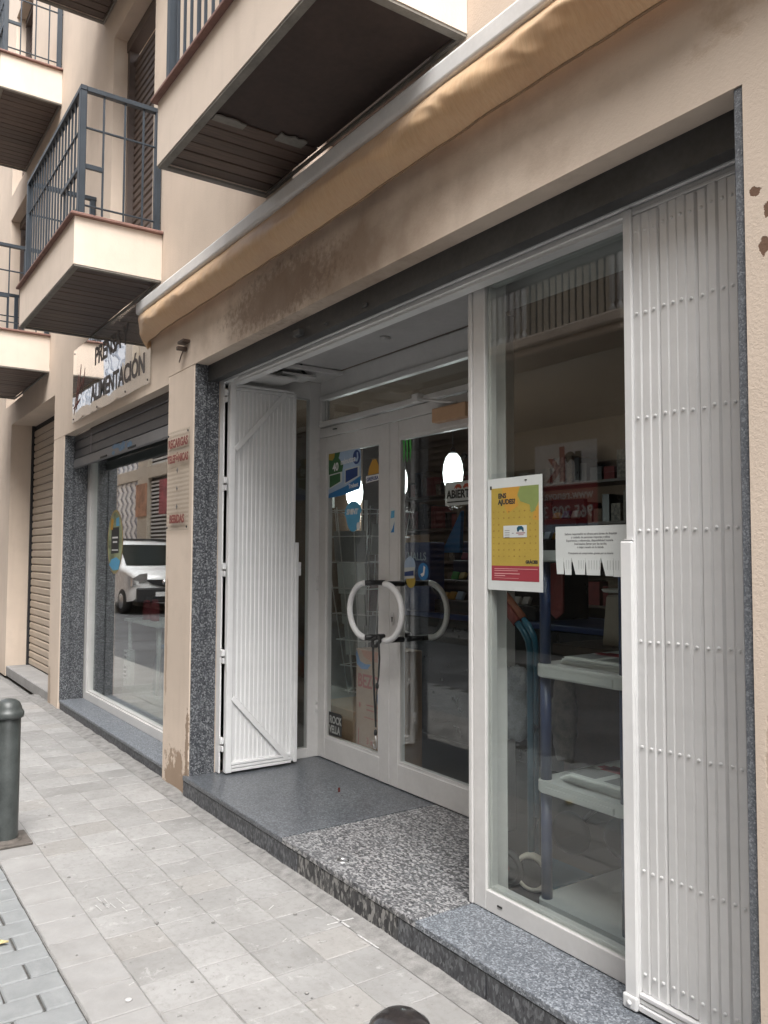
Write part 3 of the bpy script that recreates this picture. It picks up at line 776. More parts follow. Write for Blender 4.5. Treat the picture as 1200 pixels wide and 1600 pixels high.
for (xa, xb) in ((-8.3, -7.3), (-7.295, -6.3), (-6.295, -5.372)):
    q = B(); q.box(xa, xb, .034, .20, -.03, .0635, .002); q.ob('riser_slab', m_granR, sill)

# ------------------------------------------------------------------ ENTRANCE DOORS
YD = .94
dr = root('glazed_double_door', (-4, YD, .125), 'white framed double glass door set back in the shop entrance', 'door')
b = B(); b.box(-4.97, -4.90, .94, 1.02, .125, 2.735, .003); b.box(-3.12, -3.04, .94, 1.02, .125, 2.735, .003)
b.box(-4.90, -3.12, .945, 1.01, 2.60, 2.735, .004); b.box(-4.90, -3.12, .94, 1.015, 2.31, 2.375, .004)
b.ob('frame', m_alu, dr)
b = B()
for (z0, z1) in ((2.385, 2.42), (2.565, 2.60)): b.box(-4.895, -3.125, .930, .975, z0, z1, .004)
for (xa, xb) in ((-4.895, -4.86), (-3.16, -3.125)): b.box(xa, xb, .930, .975, 2.42, 2.565, .004)
b.box(-4.84, -4.825, .955, .97, 2.42, 2.565)
tw = b.ob('transom_window', m_alu, dr)
b = B(); b.box(-4.86, -3.16, .958, .963, 2.42, 2.565); b.ob('pane', m_glass2, tw)
b = B(); b.box(-4.70, -4.66, .925, .935, 2.345, 2.352); b.ob('vent_slot', m_ink, dr)
def leaf(xa, xb, sa, sb):
    q = B(); z0, z1 = .130, 2.305
    q.box(xa, xa+sa, YD, YD+.05, z0, z1, .003); q.box(xb-sb, xb, YD, YD+.05, z0, z1, .003)
    q.box(xa+sa, xb-sb, YD+.001, YD+.049, z0, .27, .003); q.box(xa+sa, xb-sb, YD+.001, YD+.049, 2.205, z1, .003)
    lf = q.ob('door_leaf', m_alu, dr)
    q = B(); i = .016
    for (a, c, d, e) in ((xa+sa, xa+sa+i, .27, 2.205), (xb-sb-i, xb-sb, .27, 2.205), (xa+sa+i, xb-sb-i, .27, .27+i), (xa+sa+i, xb-sb-i, 2.205-i, 2.205)): q.box(a, c, YD+.004, YD+.04, d, e)
    q.ob('glazing_bead', m_alu, lf)
    q = B(); q.box(xa+sa+.004, xb-sb-.004, YD+.012, YD+.018, .274, 2.20); q.ob('pane', m_glass2, lf)
    return lf
LL = leaf(-4.90, -4.047, .095, .105); RL = leaf(-4.043, -3.12, .09, .095)
for z in (2.12, 1.93, 1.25, .42):
    q = B(); q.tube([(-4.905, .93, z), (-4.905, .93, z+.05)], .008, 8); q.tube([(-4.905, .93, z+.055), (-4.905, .93, z+.10)], .008, 8); q.ob('hinge', m_alu, LL)
# ring handles
def cring(cx, y, sgn, parent, mat):
    q = B(); pts = []
    for k in range(21):
        a = -PI/2+PI*k/20; pts.append((cx+sgn*.175*math.cos(a), y, 1.168+.163*math.sin(a)))
    q.tube(pts, .0175, 12); h = q.ob('handle', mat, parent)
    return h
def stand(cx, ya, yb, h):
    for z in (1.005, 1.331):
        q = B(); q.tube([(cx, ya, z), (cx, yb, z)], .0165, 10); q.ob('standoff', m_black, h)
hl = cring(-4.10, .805, -1, LL, m_gate); stand(-4.10, .80, .94, hl)
hr = cring(-3.90, .805, 1, RL, m_gate); stand(-3.90, .80, .94, hr)
hl2 = cring(-4.10, 1.13, -1, LL, m_alu); stand(-4.10, .99, 1.13, hl2)
hr2 = cring(-3.90, 1.13, 1, RL, m_alu); stand(-3.90, .99, 1.13, hr2)
q = B(); q.prism([(math.cos(a)*.016, math.sin(a)*.036) for a in [2*PI*k/16 for k in range(16)]], lambda u, v, t: (-4.005+u, t, 1.118+v), YD-.006, YD); lk = q.ob('lock', m_alu, RL)
q = B(); q.prism([(math.cos(a)*.006, .006+math.sin(a)*.006) for a in [2*PI*k/10 for k in range(10)]], lambda u, v, t: (-4.005+u, t, 1.118+v), YD-.009, YD-.005); q.box(-4.008, -4.002, YD-.009, YD-.005, 1.10, 1.124); q.ob('keyhole', m_ink, lk)
# door closer
dc = root('door_closer', (-3.4, .9, 2.27), 'tan box door closer with folding arm at the top of the right door', 'door closer')
q = B(); q.box(-3.56, -3.27, .885, .94, 2.235, 2.315, .006, 2); q.ob('body', m_closer, dc)
q = B(); q.tube([(-3.73, .905, 2.405), (-3.55, .87, 2.36), (-3.37, .91, 2.325)], .008, 8); q.ob('arm', m_alu, dc)
q = B(); q.box(-3.76, -3.70, .89, .945, 2.38, 2.43, .005); q.ob('bracket', m_alu, dc)

# ------------------------------------------------------------------ SIDE GLAZING OF THE RECESS
sg = root('side_window', (-4.92, .6, .125), 'narrow white framed side window beside the folded gate leaf', 'window')
q = B(); q.box(-4.95, -4.90, .86, .945, .125, 2.70, .003); q.box(-4.95, -4.90, .20, .86, .125, .19, .003); q.box(-4.95, -4.90, .20, .86, 2.575, 2.70, .003); q.box(-4.95, -4.90, .2, .26, .19, 2.575, .003)
q.ob('frame', m_alu, sg)
q = B(); q.box(-4.928, -4.922, .26, .86, .19, 2.575); q.ob('pane', m_glass2, sg)
q = B(); q.box(-4.90, -4.60, .30, .945, 2.70, 2.73, .003); q.ob('head_board', m_alu, sg)

# ------------------------------------------------------------------ DISPLAY WINDOW
dw = root('display_window', (-2, .27, .125), 'tall white framed display window right of the shop entrance', 'window')
q = B(); q.box(-2.528, -2.506, .272, .335, .127, 2.70, .003); q.box(-2.504, -2.432, .278, .335, .127, 2.70, .003)
q.box(-2.432, -1.18, .278, .335, .127, .205, .003); q.box(-2.432, -1.18, .278, .335, 2.595, 2.70, .003); q.box(-1.25, -1.18, .278, .335, .205, 2.595, .003)
q.ob('frame', m_alu, dw)
q = B()
for (a, c, d, e) in ((-2.432, -2.418, .205, 2.595), (-2.418, -1.25, .205, .219), (-2.418, -1.25, 2.58, 2.595)): q.box(a, c, .299, .33, d, e, .002)
q.ob('glazing_bead', m_alu, dw)
q = B(); q.box(-2.43, -1.25, .289, .295, .207, 2.593); q.ob('pane', m_glass, dw)
q = B(); q.box(-2.365, -2.34, .274, .2785, .163, .169); q.ob('drain_slot', m_ink, dw)
rp = root('return_window', (-2.8, .6, .125), 'angled glazed panel between the display window and the door', 'window')
d = Vector((-.60, .55, 0)); L = d.length; d.normalize(); nrm = Vector((d.y, -d.x, 0))
MR = Matrix((d, -nrm, Vector((0, 0, 1)))).transposed().to_4x4(); MR.translation = Vector((-2.49, .415, 0))
q = B()
for (a, c, z0, z1) in ((0, .06, .127, 2.7), (L-.06, L, .127, 2.7), (.06, L-.06, .127, .20), (.06, L-.06, 2.6, 2.7)): q.box(a, c, -.025, .025, z0, z1, .003, 1, MR)
q.ob('frame', m_alu, rp)
q = B(); q.box(.06, L-.06, -.003, .003, .2, 2.6, 0, 1, MR); q.ob('pane', m_glass, rp)

# ------------------------------------------------------------------ GATE RAIL
gr_ = root('gate_track', (-3, .18, 2.6), 'white ribbed top track of the folding gate under the lintel', 'gate track')
for (ya, z0, z1, xa) in ((.188, 2.632, 2.675, -4.93), (.192, 2.608, 2.629, -4.70), (.198, 2.582, 2.605, -4.62)):
    q = B(); q.box(xa, -1.18, ya, ya+.05, z0, z1, .004); q.ob('track_profile', m_rail, gr_)
q = B(); q.box(-4.93, -4.62, .194, .25, 2.60, 2.628, .003); q.box(-4.70, -1.18, .205, .26, 2.57, 2.70); q.ob('backing', m_rail, gr_)
q = B(); q.box(-4.84, -4.60, .26, .60, 2.625, 2.64, .002); q.box(-4.80, -4.62, .5, .75, 2.66, 2.675, .002); q.ob('guide_plate', m_alu, gr_)

# ------------------------------------------------------------------ LEFT GATE LEAF
gl = root('folded_gate_leaf', (-4.86, .25, .13), 'white slatted gate leaf folded back beside the left door jamb', 'gate')
q = B(); q.box(-4.915, -4.838, .196, .206, .130, 2.615, .002); q.box(-4.915, -4.905, .206, .24, .130, 2.615); q.ob('post', m_gate, gl)
for z in (2.47, 1.905, 1.36, .815, .27):
    q = B(); q.box(-4.84, -4.795, .198, .208, z, z+.035, .002); q.box(-4.835, -4.805, .192, .214, z+.045, z+.085, .003); q.ob('hinge', m_gate, gl)
A0 = .232; A1 = .735
q = B(); q.box(-4.835, -4.79, .222, .262, .135, 2.60, .003); q.box(-4.835, -4.79, .700, .725, .14, 1.58, .003); q.box(-4.835, -4.795, .680, .700, .15, 2.58, .003); q.ob('stile', m_gate, gl)
for (za, zb) in ((.14, .158), (.162, .178), (.182, .198), (2.575, 2.592), (2.555, 2.571)):
    q = B(); q.box(-4.83, -4.788, .262, .68, za, zb, .002); q.ob('channel', m_gate, gl)
n = 14; pw = (.680-.264)/n
q = B(); q.prism([(-.008, 0), (.002, 0), (.007, .003), (.007, pw*.50), (.002, pw*.60), (.002, pw), (-.008, pw)], lambda u, v, t: (-4.812+u, .264+v, t), .199, 2.554); s0 = q.ob('slat', m_gate, gl)
for k in range(1, n):
    o = s0.copy(); COL.objects.link(o); o.parent = gl; o.matrix_parent_inverse = s0.matrix_parent_inverse.copy(); o.location = (0, pw*k, 0)
def brace(p0, p1):
    q = B(); a = Vector((-4.795, *p0)); c = Vector((-4.795, *p1)); dd = (c-a).normalized(); nn = Vector((1, 0, 0)); ss = dd.cross(nn)
    M_ = Matrix((dd, ss, nn)).transposed().to_4x4(); M_.translation = a
    q.box(0, (c-a).length, -.017, .017, 0, .008, .002, 1, M_); q.ob('brace', m_gate, gl)
brace((.262, 2.17), (.62, 2.57)); brace((.262, .60), (.65, .175))
q = B(); q.lathe([(0, 0), (.006, .001), (.006, .004), (0, .006)], (0, 0, 0), 8, 0, True, Matrix.Translation((-4.79, .735, 1.42)) @ Matrix.Rotation(-PI/2, 4, 'X')); q.box(-4.83, -4.80, .725, .748, 1.36, 1.45, .002); q.ob('latch', m_gate, gl)

# ------------------------------------------------------------------ RIGHT GATE STACK
gs = root('stacked_gate', (-1.5, .17, .13), 'white folding gate stacked at the right end of the display window', 'gate')
n = 12; xa, xb = -1.668, -1.272; pw = (xb-xa)/n
q = B()
q.prism([(0, 0), (pw*.80, -.003), (pw*.86, .000), (pw*1.0, .008), (pw*1.0, .011), (pw*.84, .004), (0, .004)], lambda u, v, t: (u, .168+v, t), .19, 2.575)
for z in (.245, .55, .92, 1.24, 1.58, 1.93, 2.26, 2.52):
    q.lathe([(.0055, 0), (.0052, .0025), (.003, .004), (0, .0045)], (0, 0, 0), 8, 0, True, Matrix.Translation((pw*.42, .1655, z+.0)) @ Matrix.Rotation(PI/2, 4, 'X'))
s0 = q.ob('slat', m_gate, gs)
for k in range(n):
    o = s0 if k == 0 else s0.copy()
    if k: COL.objects.link(o); o.parent = gs; o.matrix_parent_inverse = s0.matrix_parent_inverse.copy()
    o.location = (xa+pw*k, random.uniform(-.0012, .0012), random.uniform(-.003, .003)); o.rotation_euler = (0, 0, random.uniform(-.02, .02))
q = B(); q.box(-1.700, -1.668, .158, .215, .135, 2.60, .003); q.box(-1.715, -1.669, .146, .158, .140, 1.545, .004); q.box(-1.70, -1.67, .150, .157, 1.548, 1.553); q.ob('stile', m_gate, gs)
q = B(); q.box(-1.262, -1.25, .16, .2, .13, 2.6, .002); q.ob('stile', m_gate, gs)
for (za, zb, ya) in ((.134, .152, .150), (.155, .170, .156), (.173, .186, .152), (2.578, 2.59, .165)):
    q = B(); q.box(-1.667, -1.262, ya, .215, za, zb, .002); q.ob('channel', m_gate, gs)
q = B(); q.box(-1.72, -1.668, .140, .215, .130, .172, .006, 2); q.lathe([(.008, 0), (.008, .004), (0, .006)], (0, 0, 0), 10, 0, True, Matrix.Translation((-1.694, .140, .15)) @ Matrix.Rotation(PI/2, 4, 'X')); q.ob('corner_block', m_gate, gs)

gs.location.x += .030; gs.location.y += .030

# ------------------------------------------------------------------ AWNING
aw = root('retracted_awning', (-3.5, 0, 3.1), 'retracted awning with white front bar and wrinkled tan canvas', 'awning')
q = B(); q.prism([(-.094, 3.228), (-.088, 3.218), (-.035, 3.204), (-.03, 3.288), (-.088, 3.300), (-.094, 3.290)], lambda u, v, t: (t, u, v), -5.76, 1.5, 0, .003); q.ob('front_bar', m_rail, aw)
q = B(); q.box(-5.72, 1.5, -.03, .018, 3.235, 3.30, .004); q.ob('roller_case', m_shutter_d, aw)
q = B(); NX, NZ = 700, 26; rows = []
rng = random.Random(11)
fold = [(rng.uniform(-5.2, -.2), rng.uniform(.05, .16), rng.uniform(.6, 2.2), rng.uniform(.3, 1)) for _ in range(26)]
def canvas_point(x, t_):
    """t_ runs down the cloth; the right half sags in long slanting folds."""
    right = max(0, min(1, (x+3.2)/1.5))
    z = 3.213-.193*t_+.006*math.sin(x*2.1)*t_
    y = -.070-.048*math.sin(PI*min(1, .03+t_**1.25*.97))+.036*t_*t_
    hang = math.sin(PI*min(1, .05+t_*.9))
    a1 = 1-abs(mnoise.noise(Vector((x*3.1-t_*1.1, t_*1.2+x*.5, 3.3))))*2
    a2 = 1-abs(mnoise.noise(Vector((x*7.5-t_*2.2, t_*2.6+x, 9.1))))*2
    y -= hang*(.010*a1+.006*a2*(.3+right)+.004*mnoise.noise(Vector((x*16, t_*4, 1.7))))
    wv = 0
    for (cx, wd, sk, a_) in fold:
        d = x-cx-sk*(t_-.75)*.35
        wv += a_*math.exp(-(d/wd)**2)*(.25+.75*math.sin(PI*min(1, t_*1.0))**.8)
    y -= (.003+.022*right)*wv
    y -= .004*math.sin(x*3.1+t_)*t_+.0022*math.sin(x*19+3*t_)*t_
    if x < -5.25:
        e = (-5.25-x)/.5
        y -= .030*e*math.sin(PI*t_)*math.sin(1.2+t_*3+e*2.2); y += .030*e*t_*t_
    return (x, y, z)
for i in range(NX+1):
    x = -5.745+i*(7.1/NX)
    rows.append([q.bm.verts.new(canvas_point(x, j/NZ)) for j in range(NZ+1)])
for i in range(NX):
    for j in range(NZ): f = q.bm.faces.new((rows[i][j], rows[i+1][j], rows[i+1][j+1], rows[i][j+1])); f.smooth = True
# the left end is folded round towards the wall
cols = []
for k in range(11):
    s_ = k/10; c_ = []
    for j in range(NZ+1):
        p = rows[0][j].co; t_ = j/NZ
        c_.append(q.bm.verts.new((p.x-.035*math.sin(PI*s_)*t_-.004*s_, p.y+(.016-p.y)*s_, p.z-.03*t_*math.sin(PI*s_)-.02*s_*t_)))
    cols.append(c_)
for k in range(10):
    for j in range(NZ): f = q.bm.faces.new((cols[k][j], cols[k+1][j], cols[k+1][j+1], cols[k][j+1])); f.smooth = True
q.ob('canvas', m_fabric, aw)
q = B(); q.tube([(lambda p: (p[0], p[1], p[2]-.001))(canvas_point(-5.7+i*.05, 1)) for i in range(141)], .0045, 6); q.ob('hem', m_brownedge, aw)

# ------------------------------------------------------------------ LEFT SHOP FRONT
lw_ = root('left_shop_window', (-6.9, .25, .09), 'large white framed window of the left shop mirroring the street', 'window')
q = B(); q.box(-8.30, -8.20, .25, .33, .09, 2.5, .003); q.box(-8.20, -5.372, .25, .33, .09, .165, .003); q.box(-8.2, -5.372, .25, .33, 2.46, 2.55, .003); q.box(-5.45, -5.372, .25, .33, .165, 2.46, .003); q.ob('frame', m_alu, lw_)
q = B(); q.box(-8.19, -8.175, .262, .31, .165, 2.46); q.box(-8.175, -5.45, .262, .31, .165, .18); q.ob('glazing_bead', m_alu, lw_)
q = B(); q.box(-8.20, -5.45, .285, .291, .17, 2.46); q.ob('pane', m_glassL, lw_)
rs = root('roller_shutter', (-6.9, .12, 2.4), 'dark grey roller shutter half lowered over the left shop window', 'roller shutter')
for (za, zb, yy, mm, nm) in ((2.60, 2.66, .118, m_shutter_d, 'slat'), (2.515, 2.595, .120, m_shutter_d, 'slat'), (2.43, 2.51, .120, m_shutter_d, 'slat')):
    q = B(); q.box(-8.30, -5.39, yy, yy+.02, za, zb, .006); q.ob(nm, mm, rs)
q = B(); q.box(-8.30, -5.39, .112, .145, 2.335, 2.425, .008); bb = q.ob('bottom_bar', m_shutter_bar, rs)
for x in (-7.25, -6.45): 
    q = B(); q.box(x-.10, x+.10, .106, .114, 2.345, 2.362, .003); q.ob('lock_slot', m_ink, bb)
q = B()
for k in range(16):
    x, z, s = -6.75+random.uniform(-.25, .25), 2.385+random.uniform(-.03, .03), random.uniform(.02, .07)
    pts = [(x+s*1.4*math.cos(a)*random.uniform(.6, 1), z+s*.5*math.sin(a)*random.uniform(.6, 1)) for a in [2*PI*i/9 for i in range(9)]]
    q.add([(u, .1112+.00003*k, v) for u, v in pts], [tuple(range(9))])
q.ob('paint_smear', plain('faded_blue_paint', (.10, .22, .38), .5, var=.3, scale=25), bb)
q = B(); q.box(-7.72, -7.68, .1175, .1185, 2.44, 2.62); q.ob('paint_drip', m_shutter_bar, rs)
# neighbour roller door on the far left
rd2 = root('beige_roller_door', (-10, .28, .1), 'closed beige roller door in the doorway at the far left', 'roller shutter')
q = B(); q.box(-11.1, -8.75, .30, .32, .1, 3.13); q.box(-11.1, -11.06, .26, .30, .1, 3.13); q.ob('guide', m_dark, rd2)
q = B(); q.prism([(0, 0), (.014, .015), (.014, .07), (0, .085)], lambda u, v, t: (t, .30-u, v), -11.06, -8.76); s0 = q.ob('slat', m_shutter_b, rd2); z = .105; k = 0
while z < 3.04:
    o = s0 if k == 0 else s0.copy()
    if k: COL.objects.link(o); o.parent = rd2; o.matrix_parent_inverse = s0.matrix_parent_inverse.copy()
    o.location = (0, 0, z); z += .09; k += 1
q = B()
for k in range(14):
    q.box(-9.55, -9.15, .278, .2815, 1.0+k*.045, 1.0+k*.045+(.024 if k % 4 else .034))
q.ob('stencil', m_greyink, rd2)

# ------------------------------------------------------------------ SIGN PANELS
sp = root('acrylic_sign', (-6.8, .01, 3.0), 'clear glossy sign panel with PRENSA Y lettering above the left shop', 'sign')
q = B(); q.box(-7.95, -5.72, .004, .010, 2.73, 3.42, .001); q.ob('panel', m_acry, sp)
XR = (1, 0, 0); ZU = (0, 0, 1)
m_signink = plain('dark_bronze_lettering', (.13, .12, .12), .5)
m_signred = plain('faded_red_lettering', (.21, .055, .045), .5)
text('PRENSA Y', .215, m_signink, (-7.20, .0025, 3.14), XR, ZU, 'lettering', sp, bold=.006, sx=1.0)
text('ALIMENTACIÓN', .205, m_signink, (-7.30, .0025, 2.83), XR, ZU, 'lettering', sp, bold=.006, sx=.98)
ob1 = []
for (x0, z0, x1, z1, r_) in ((-7.88, 2.80, -7.74, 3.16, .018), (-7.80, 2.84, -7.66, 3.24, .018), (-7.74, 3.0, -7.58, 3.10, .016), (-7.90, 2.86, -7.66, 2.92, .016), (-7.64, 2.95, -7.52, 3.18, .014)):
    q = B(); q.tube([(x0, 0, z0), ((x0+x1)/2+.02, 0, (z0+z1)/2), (x1, 0, z1)], [r_*.5, r_, r_*.4], 6)
    for v in q.bm.verts: v.co.y = .002+(v.co.y)*.03
    ob1.append(q.ob('x', m_signred))
join(ob1, 'logo_stroke', sp)
for (x, z) in ((-7.9, 2.76), (-7.1, 2.76), (-6.3, 2.76), (-5.77, 2.76), (-7.9, 3.38)):
    q = B(); q.lathe([(.009, 0), (.008, .004), (0, .006)], (0, 0, 0), 8, 0, True, Matrix.Translation((x, .004, z)) @ Matrix.Rotation(PI/2, 4, 'X')); q.ob('screw', m_ink, sp)
ps = root('pillar_sign', (-5.13, .01, 2), 'narrow clear sign with red RECARGAS TELEFÓNICAS and BEBIDAS lettering on the pillar', 'sign')
q = B(); q.box(-5.335, -4.935, .006, .012, 1.655, 2.315, .001); q.ob('panel', m_acry2, ps)
text('RECARGAS', .078, m_signred, (-5.135, .0045, 2.205), XR, ZU, 'lettering', ps, 'CENTER', bold=.0025, sx=.92)
text('TELEFÓNICAS', .070, m_signred, (-5.135, .0045, 2.105), XR, ZU, 'lettering', ps, 'CENTER', bold=.0025, sx=.86)
text('BEBIDAS', .075, m_signred, (-5.135, .0045, 1.705), XR, ZU, 'lettering', ps, 'CENTER', bold=.0025, sx=.95)
for z in (2.05, 1.93, 1.81):
    q = B(); q.prism([(0, .018), (.007, .004), (.016, 0), (.007, -.004), (0, -.018), (-.007, -.004), (-.016, 0), (-.007, .004)], lambda u, v, t: (-5.135+u, t, z+v), .003, .0058); q.ob('star_mark', m_signink, ps)
for (x, z) in ((-5.31, 2.29), (-4.955, 2.29), (-5.31, 1.675), (-4.955, 1.675)):
    q = B(); q.lathe([(.008, 0), (.007, .004), (0, .006)], (0, 0, 0), 8, 0, True, Matrix.Translation((x, .006, z)) @ Matrix.Rotation(PI/2, 4, 'X')); q.ob('screw', m_ink, ps)
hk = root('wall_bracket', (-5.03, .02, 2.86), 'small rusty bracket sticking out above the pillar', 'bracket')
q = B(); q.box(-5.08, -4.98, -.03, .02, 2.865, 2.885, .003); q.box(-5.06, -5.03, -.045, .02, 2.82, 2.845, .003); q.ob('arm', m_furn, hk)
q = B(); q.tube([(-5.04, .0, 2.83), (-5.06, -.01, 2.79), (-5.12, .0, 2.76)], .004, 5); q.ob('wire', m_furn, hk)

# ------------------------------------------------------------------ BOLLARDS
def bollard(x, y, zt, label, mat, capmat, base):
    r_ = root('bollard', (x, y, 0), label, 'bollard', 'bollards along the kerb')
    q = B(); q.lathe([(.062, .0), (.062, zt-.105), (.060, zt-.10)], (x, y, 0), 28); q.ob('shaft', mat, r_)
    q = B(); q.lathe([(.062, zt-.102), (.074, zt-.098), (.077, zt-.088), (.077, zt-.072), (.072, zt-.064), (.066, zt-.058), (.064, zt-.045), (.055, zt-.022), (.036, zt-.007), (.015, zt-.001), (0, zt)], (x, y, 0), 28); q.ob('cap', capmat, r_)
    if base:
        q = B(); q.box(x-.115, x+.115, y-.115, y+.115, .001, .016, .004); q.lathe([(.085, .014), (.08, .022), (.064, .028)], (x, y, 0), 28); q.ob('base_plate', m_rust, r_)
    return r_
bollard(-4.66, -1.06, .742, 'grey painted bollard with domed cap beside the far pavers', m_boll, m_boll, True)
bollard(-1.225, -1.0, .678, 'glossy black dome topped bollard close to the camera', m_bollb, m_bollb, True)

# ------------------------------------------------------------------ THINGS ON THE GLASS
def sheet(nm, x0, x1, z0, z1, y, mat, par=None, t=.001):
    q = B(); q.box(x0, x1, y, y+t, z0, z1); return q.ob(nm, mat, par)
def bars(nm, lst, y, mat, par):
    q = B()
    for (x0, x1, z0, z1) in lst: q.box(x0, x1, y-.0004, y, z0, z1)
    return q.ob(nm, mat, par)
# poster
def curl(nm, x0, x1, z0, z1, y, mat, par, nxx=10, nzz=12, amp=.004):
    q = B(); g_ = [[q.bm.verts.new((x0+(x1-x0)*i/nxx, y-amp*(math.sin(PI*i/nxx*1.3+1)*math.sin(PI*j/nzz*1.6+.5))-.004*(j/nzz)**3*(i/nxx), z1+(z0-z1)*j/nzz)) for i in range(nxx+1)] for j in range(nzz+1)]
    for j in range(nzz):
        for i in range(nxx): q.bm.faces.new((g_[j][i], g_[j][i+1], g_[j+1][i+1], g_[j+1][i])).smooth = True
    return q.ob(nm, mat, par, fix=False)
po = root('yellow_poster', (-2.275, .28, 1.58), 'yellow and red ENS AJUDES poster taped to the display window', 'poster')
q = B(); q.box(-2.425, -2.125, .286, .287, 1.365, 1.80); q.ob('sheet', m_paper, po)
yv = .2856
q = B(); q.box(-2.402, -2.143, yv, .286, 1.46, 1.762); q.ob('yellow_field', m_yellow, po)
q = B(); q.box(-2.402, -2.143, yv, .286, 1.402, 1.46); q.ob('red_field', m_red, po)
q = B(); q.prism([(-2.24, 1.762), (-2.143, 1.762), (-2.143, 1.70), (-2.165, 1.665), (-2.185, 1.66), (-2.19, 1.69), (-2.24, 1.705), (-2.255, 1.73)], lambda u, v, t: (u, t, v), yv-.0003, yv); q.ob('green_patch', m_green, po)
q = B(); q.prism([(-2.34, 1.762), (-2.245, 1.762), (-2.26, 1.72), (-2.25, 1.69), (-2.31, 1.66), (-2.335, 1.70)], lambda u, v, t: (u, t, v), yv-.0003, yv); q.prism([(-2.165, 1.68), (-2.143, 1.685), (-2.143, 1.63), (-2.175, 1.635)], lambda u, v, t: (u, t, v), yv-.00025, yv); q.ob('orange_patch', m_orange, po)
text('ENS', .026, m_ink, (-2.362, yv-.0006, 1.722), XR, ZU, 'lettering', po, bold=.0011, ext=.0002)
text('AJUDES?', .026, m_ink, (-2.362, yv-.0006, 1.698), XR, ZU, 'lettering', po, bold=.0011, ext=.0002)
text('GRÀCIES', .016, m_ink, (-2.150, yv-.0006, 1.470), XR, ZU, 'lettering', po, 'RIGHT', bold=.0007, ext=.0002)
q = B(); rr = random.Random(4)
for r_ in range(8):
    for c_ in range(9):
        if 2 <= r_ <= 3 and 2 <= c_ <= 6: continue
        if r_ == 7 and c_ > 6: continue
        x, z = -2.388+c_*.0285, 1.668-r_*.0245; s = rr.uniform(.003, .0055)
        q.prism([(x+s*math.cos(a)*rr.uniform(.6, 1.2), z+s*math.sin(a)*rr.uniform(.4, 1)) for a in [2*PI*k/6 for k in range(6)]], lambda u, v, t: (u, t, v), yv-.0006, yv-.0002)
q.ob('pictogram', plain('ochre_print', (.30, .19, .04), .7, var=0), po)
bars('small_print', [(-2.385, -2.15, 1.447, 1.4495), (-2.385, -2.255, 1.440, 1.4425), (-2.385, -2.245, 1.428, 1.4315), (-2.385, -2.325, 1.420, 1.4235), (-2.385, -2.25, 1.4115, 1.413)], yv-.0002, plain('pink_print', (.6, .3, .3), .6, var=0), po)
q = B(); q.box(-2.332, -2.205, yv-.0012, yv-.0006, 1.568, 1.614); q.ob('stuck_card', m_paper, po)
bars('card_print', [(-2.325, -2.298, 1.594-k*.0085, 1.5965-k*.0085) for k in range(4)]+[(-2.285, -2.275, 1.583, 1.5855)], yv-.0012, m_greyink, po)
q = B()
q.prism([(-2.256, 1.59), (-2.258, 1.604), (-2.250, 1.611), (-2.232, 1.611), (-2.222, 1.604), (-2.221, 1.590), (-2.228, 1.590), (-2.230, 1.597), (-2.244, 1.597), (-2.247, 1.590)], lambda u, v, t: (u, t, v), yv-.0016, yv-.0012); q.ob('card_emblem', m_teal, po)
bars('card_print', [(-2.262, -2.213, 1.583, 1.586), (-2.25, -2.222, 1.577, 1.579)], yv-.0012, m_red, po)
q = B(); q.box(-2.408, -2.400, .284, .2862, 1.758, 1.772); q.box(-2.215, -2.205, .284, .2862, 1.782, 1.786); q.ob('clip', m_ink, po)
# tear-off notice
no = root('tear_off_notice', (-1.9, .28, 1.52), 'white tear off paper notice taped to the display window', 'notice')
q = B(); q.box(-2.06, -1.745, .2850, .2858, 1.492, 1.603); q.ob('sheet', m_paper, no)
def strip(x0, x1, xb0, xb1, zb):
    q = B(); q.prism([(x0, 1.4925), (x1, 1.4925), (xb1, zb), (xb0, zb)], lambda u, v, t: (u, t-.002*(1.4925-v)*20, v), .2850, .2857); o = q.ob('tear_strip', m_paper, no)
    return o
for a in ((-2.06, -2.024, -2.052, -2.020, 1.434), (-2.023, -1.987, -2.014, -1.984, 1.432), (-1.985, -1.922, -1.965, -1.922, 1.434), (-1.921, -1.855, -1.915, -1.856, 1.433), (-1.853, -1.80, -1.832, -1.80, 1.432), (-1.799, -1.745, -1.799, -1.745, 1.43)): strip(*a)
tl = []
for k, (s_, xx) in enumerate((('Señora responsable se ofrece para tareas de limpieza', -1.9), ('y cuidado de personas mayores y niños', -1.9), ('Experiencia y referencias, disponibilidad horaria', -1.905), ('Interesados llamar por las tardes', -1.9), ('o dejar recado en la tienda', -1.9), ('Presupuesto sin compromiso, gracias por su interés', -1.9))):
    tl.append(text(s_, .0108 if k < 5 else .0095, m_greyink, (xx, .2846, 1.572-k*.0115-(.009 if k == 5 else 0)), XR, ZU, 'x', None, 'CENTER', bold=.00025, ext=.0001))
join(tl, 'typed_line', no)
for grp in (range(0, 3), range(5, 8), range(9, 14), range(16, 23)):
    q = B()
    for k in grp: q.box(-2.01+k*.0115, -2.007+k*.0115, .2834, .2838, 1.444, 1.484)
    q.ob('strip_print', plain('pale_grey_print', (.42, .44, .44), .7, var=0), no)
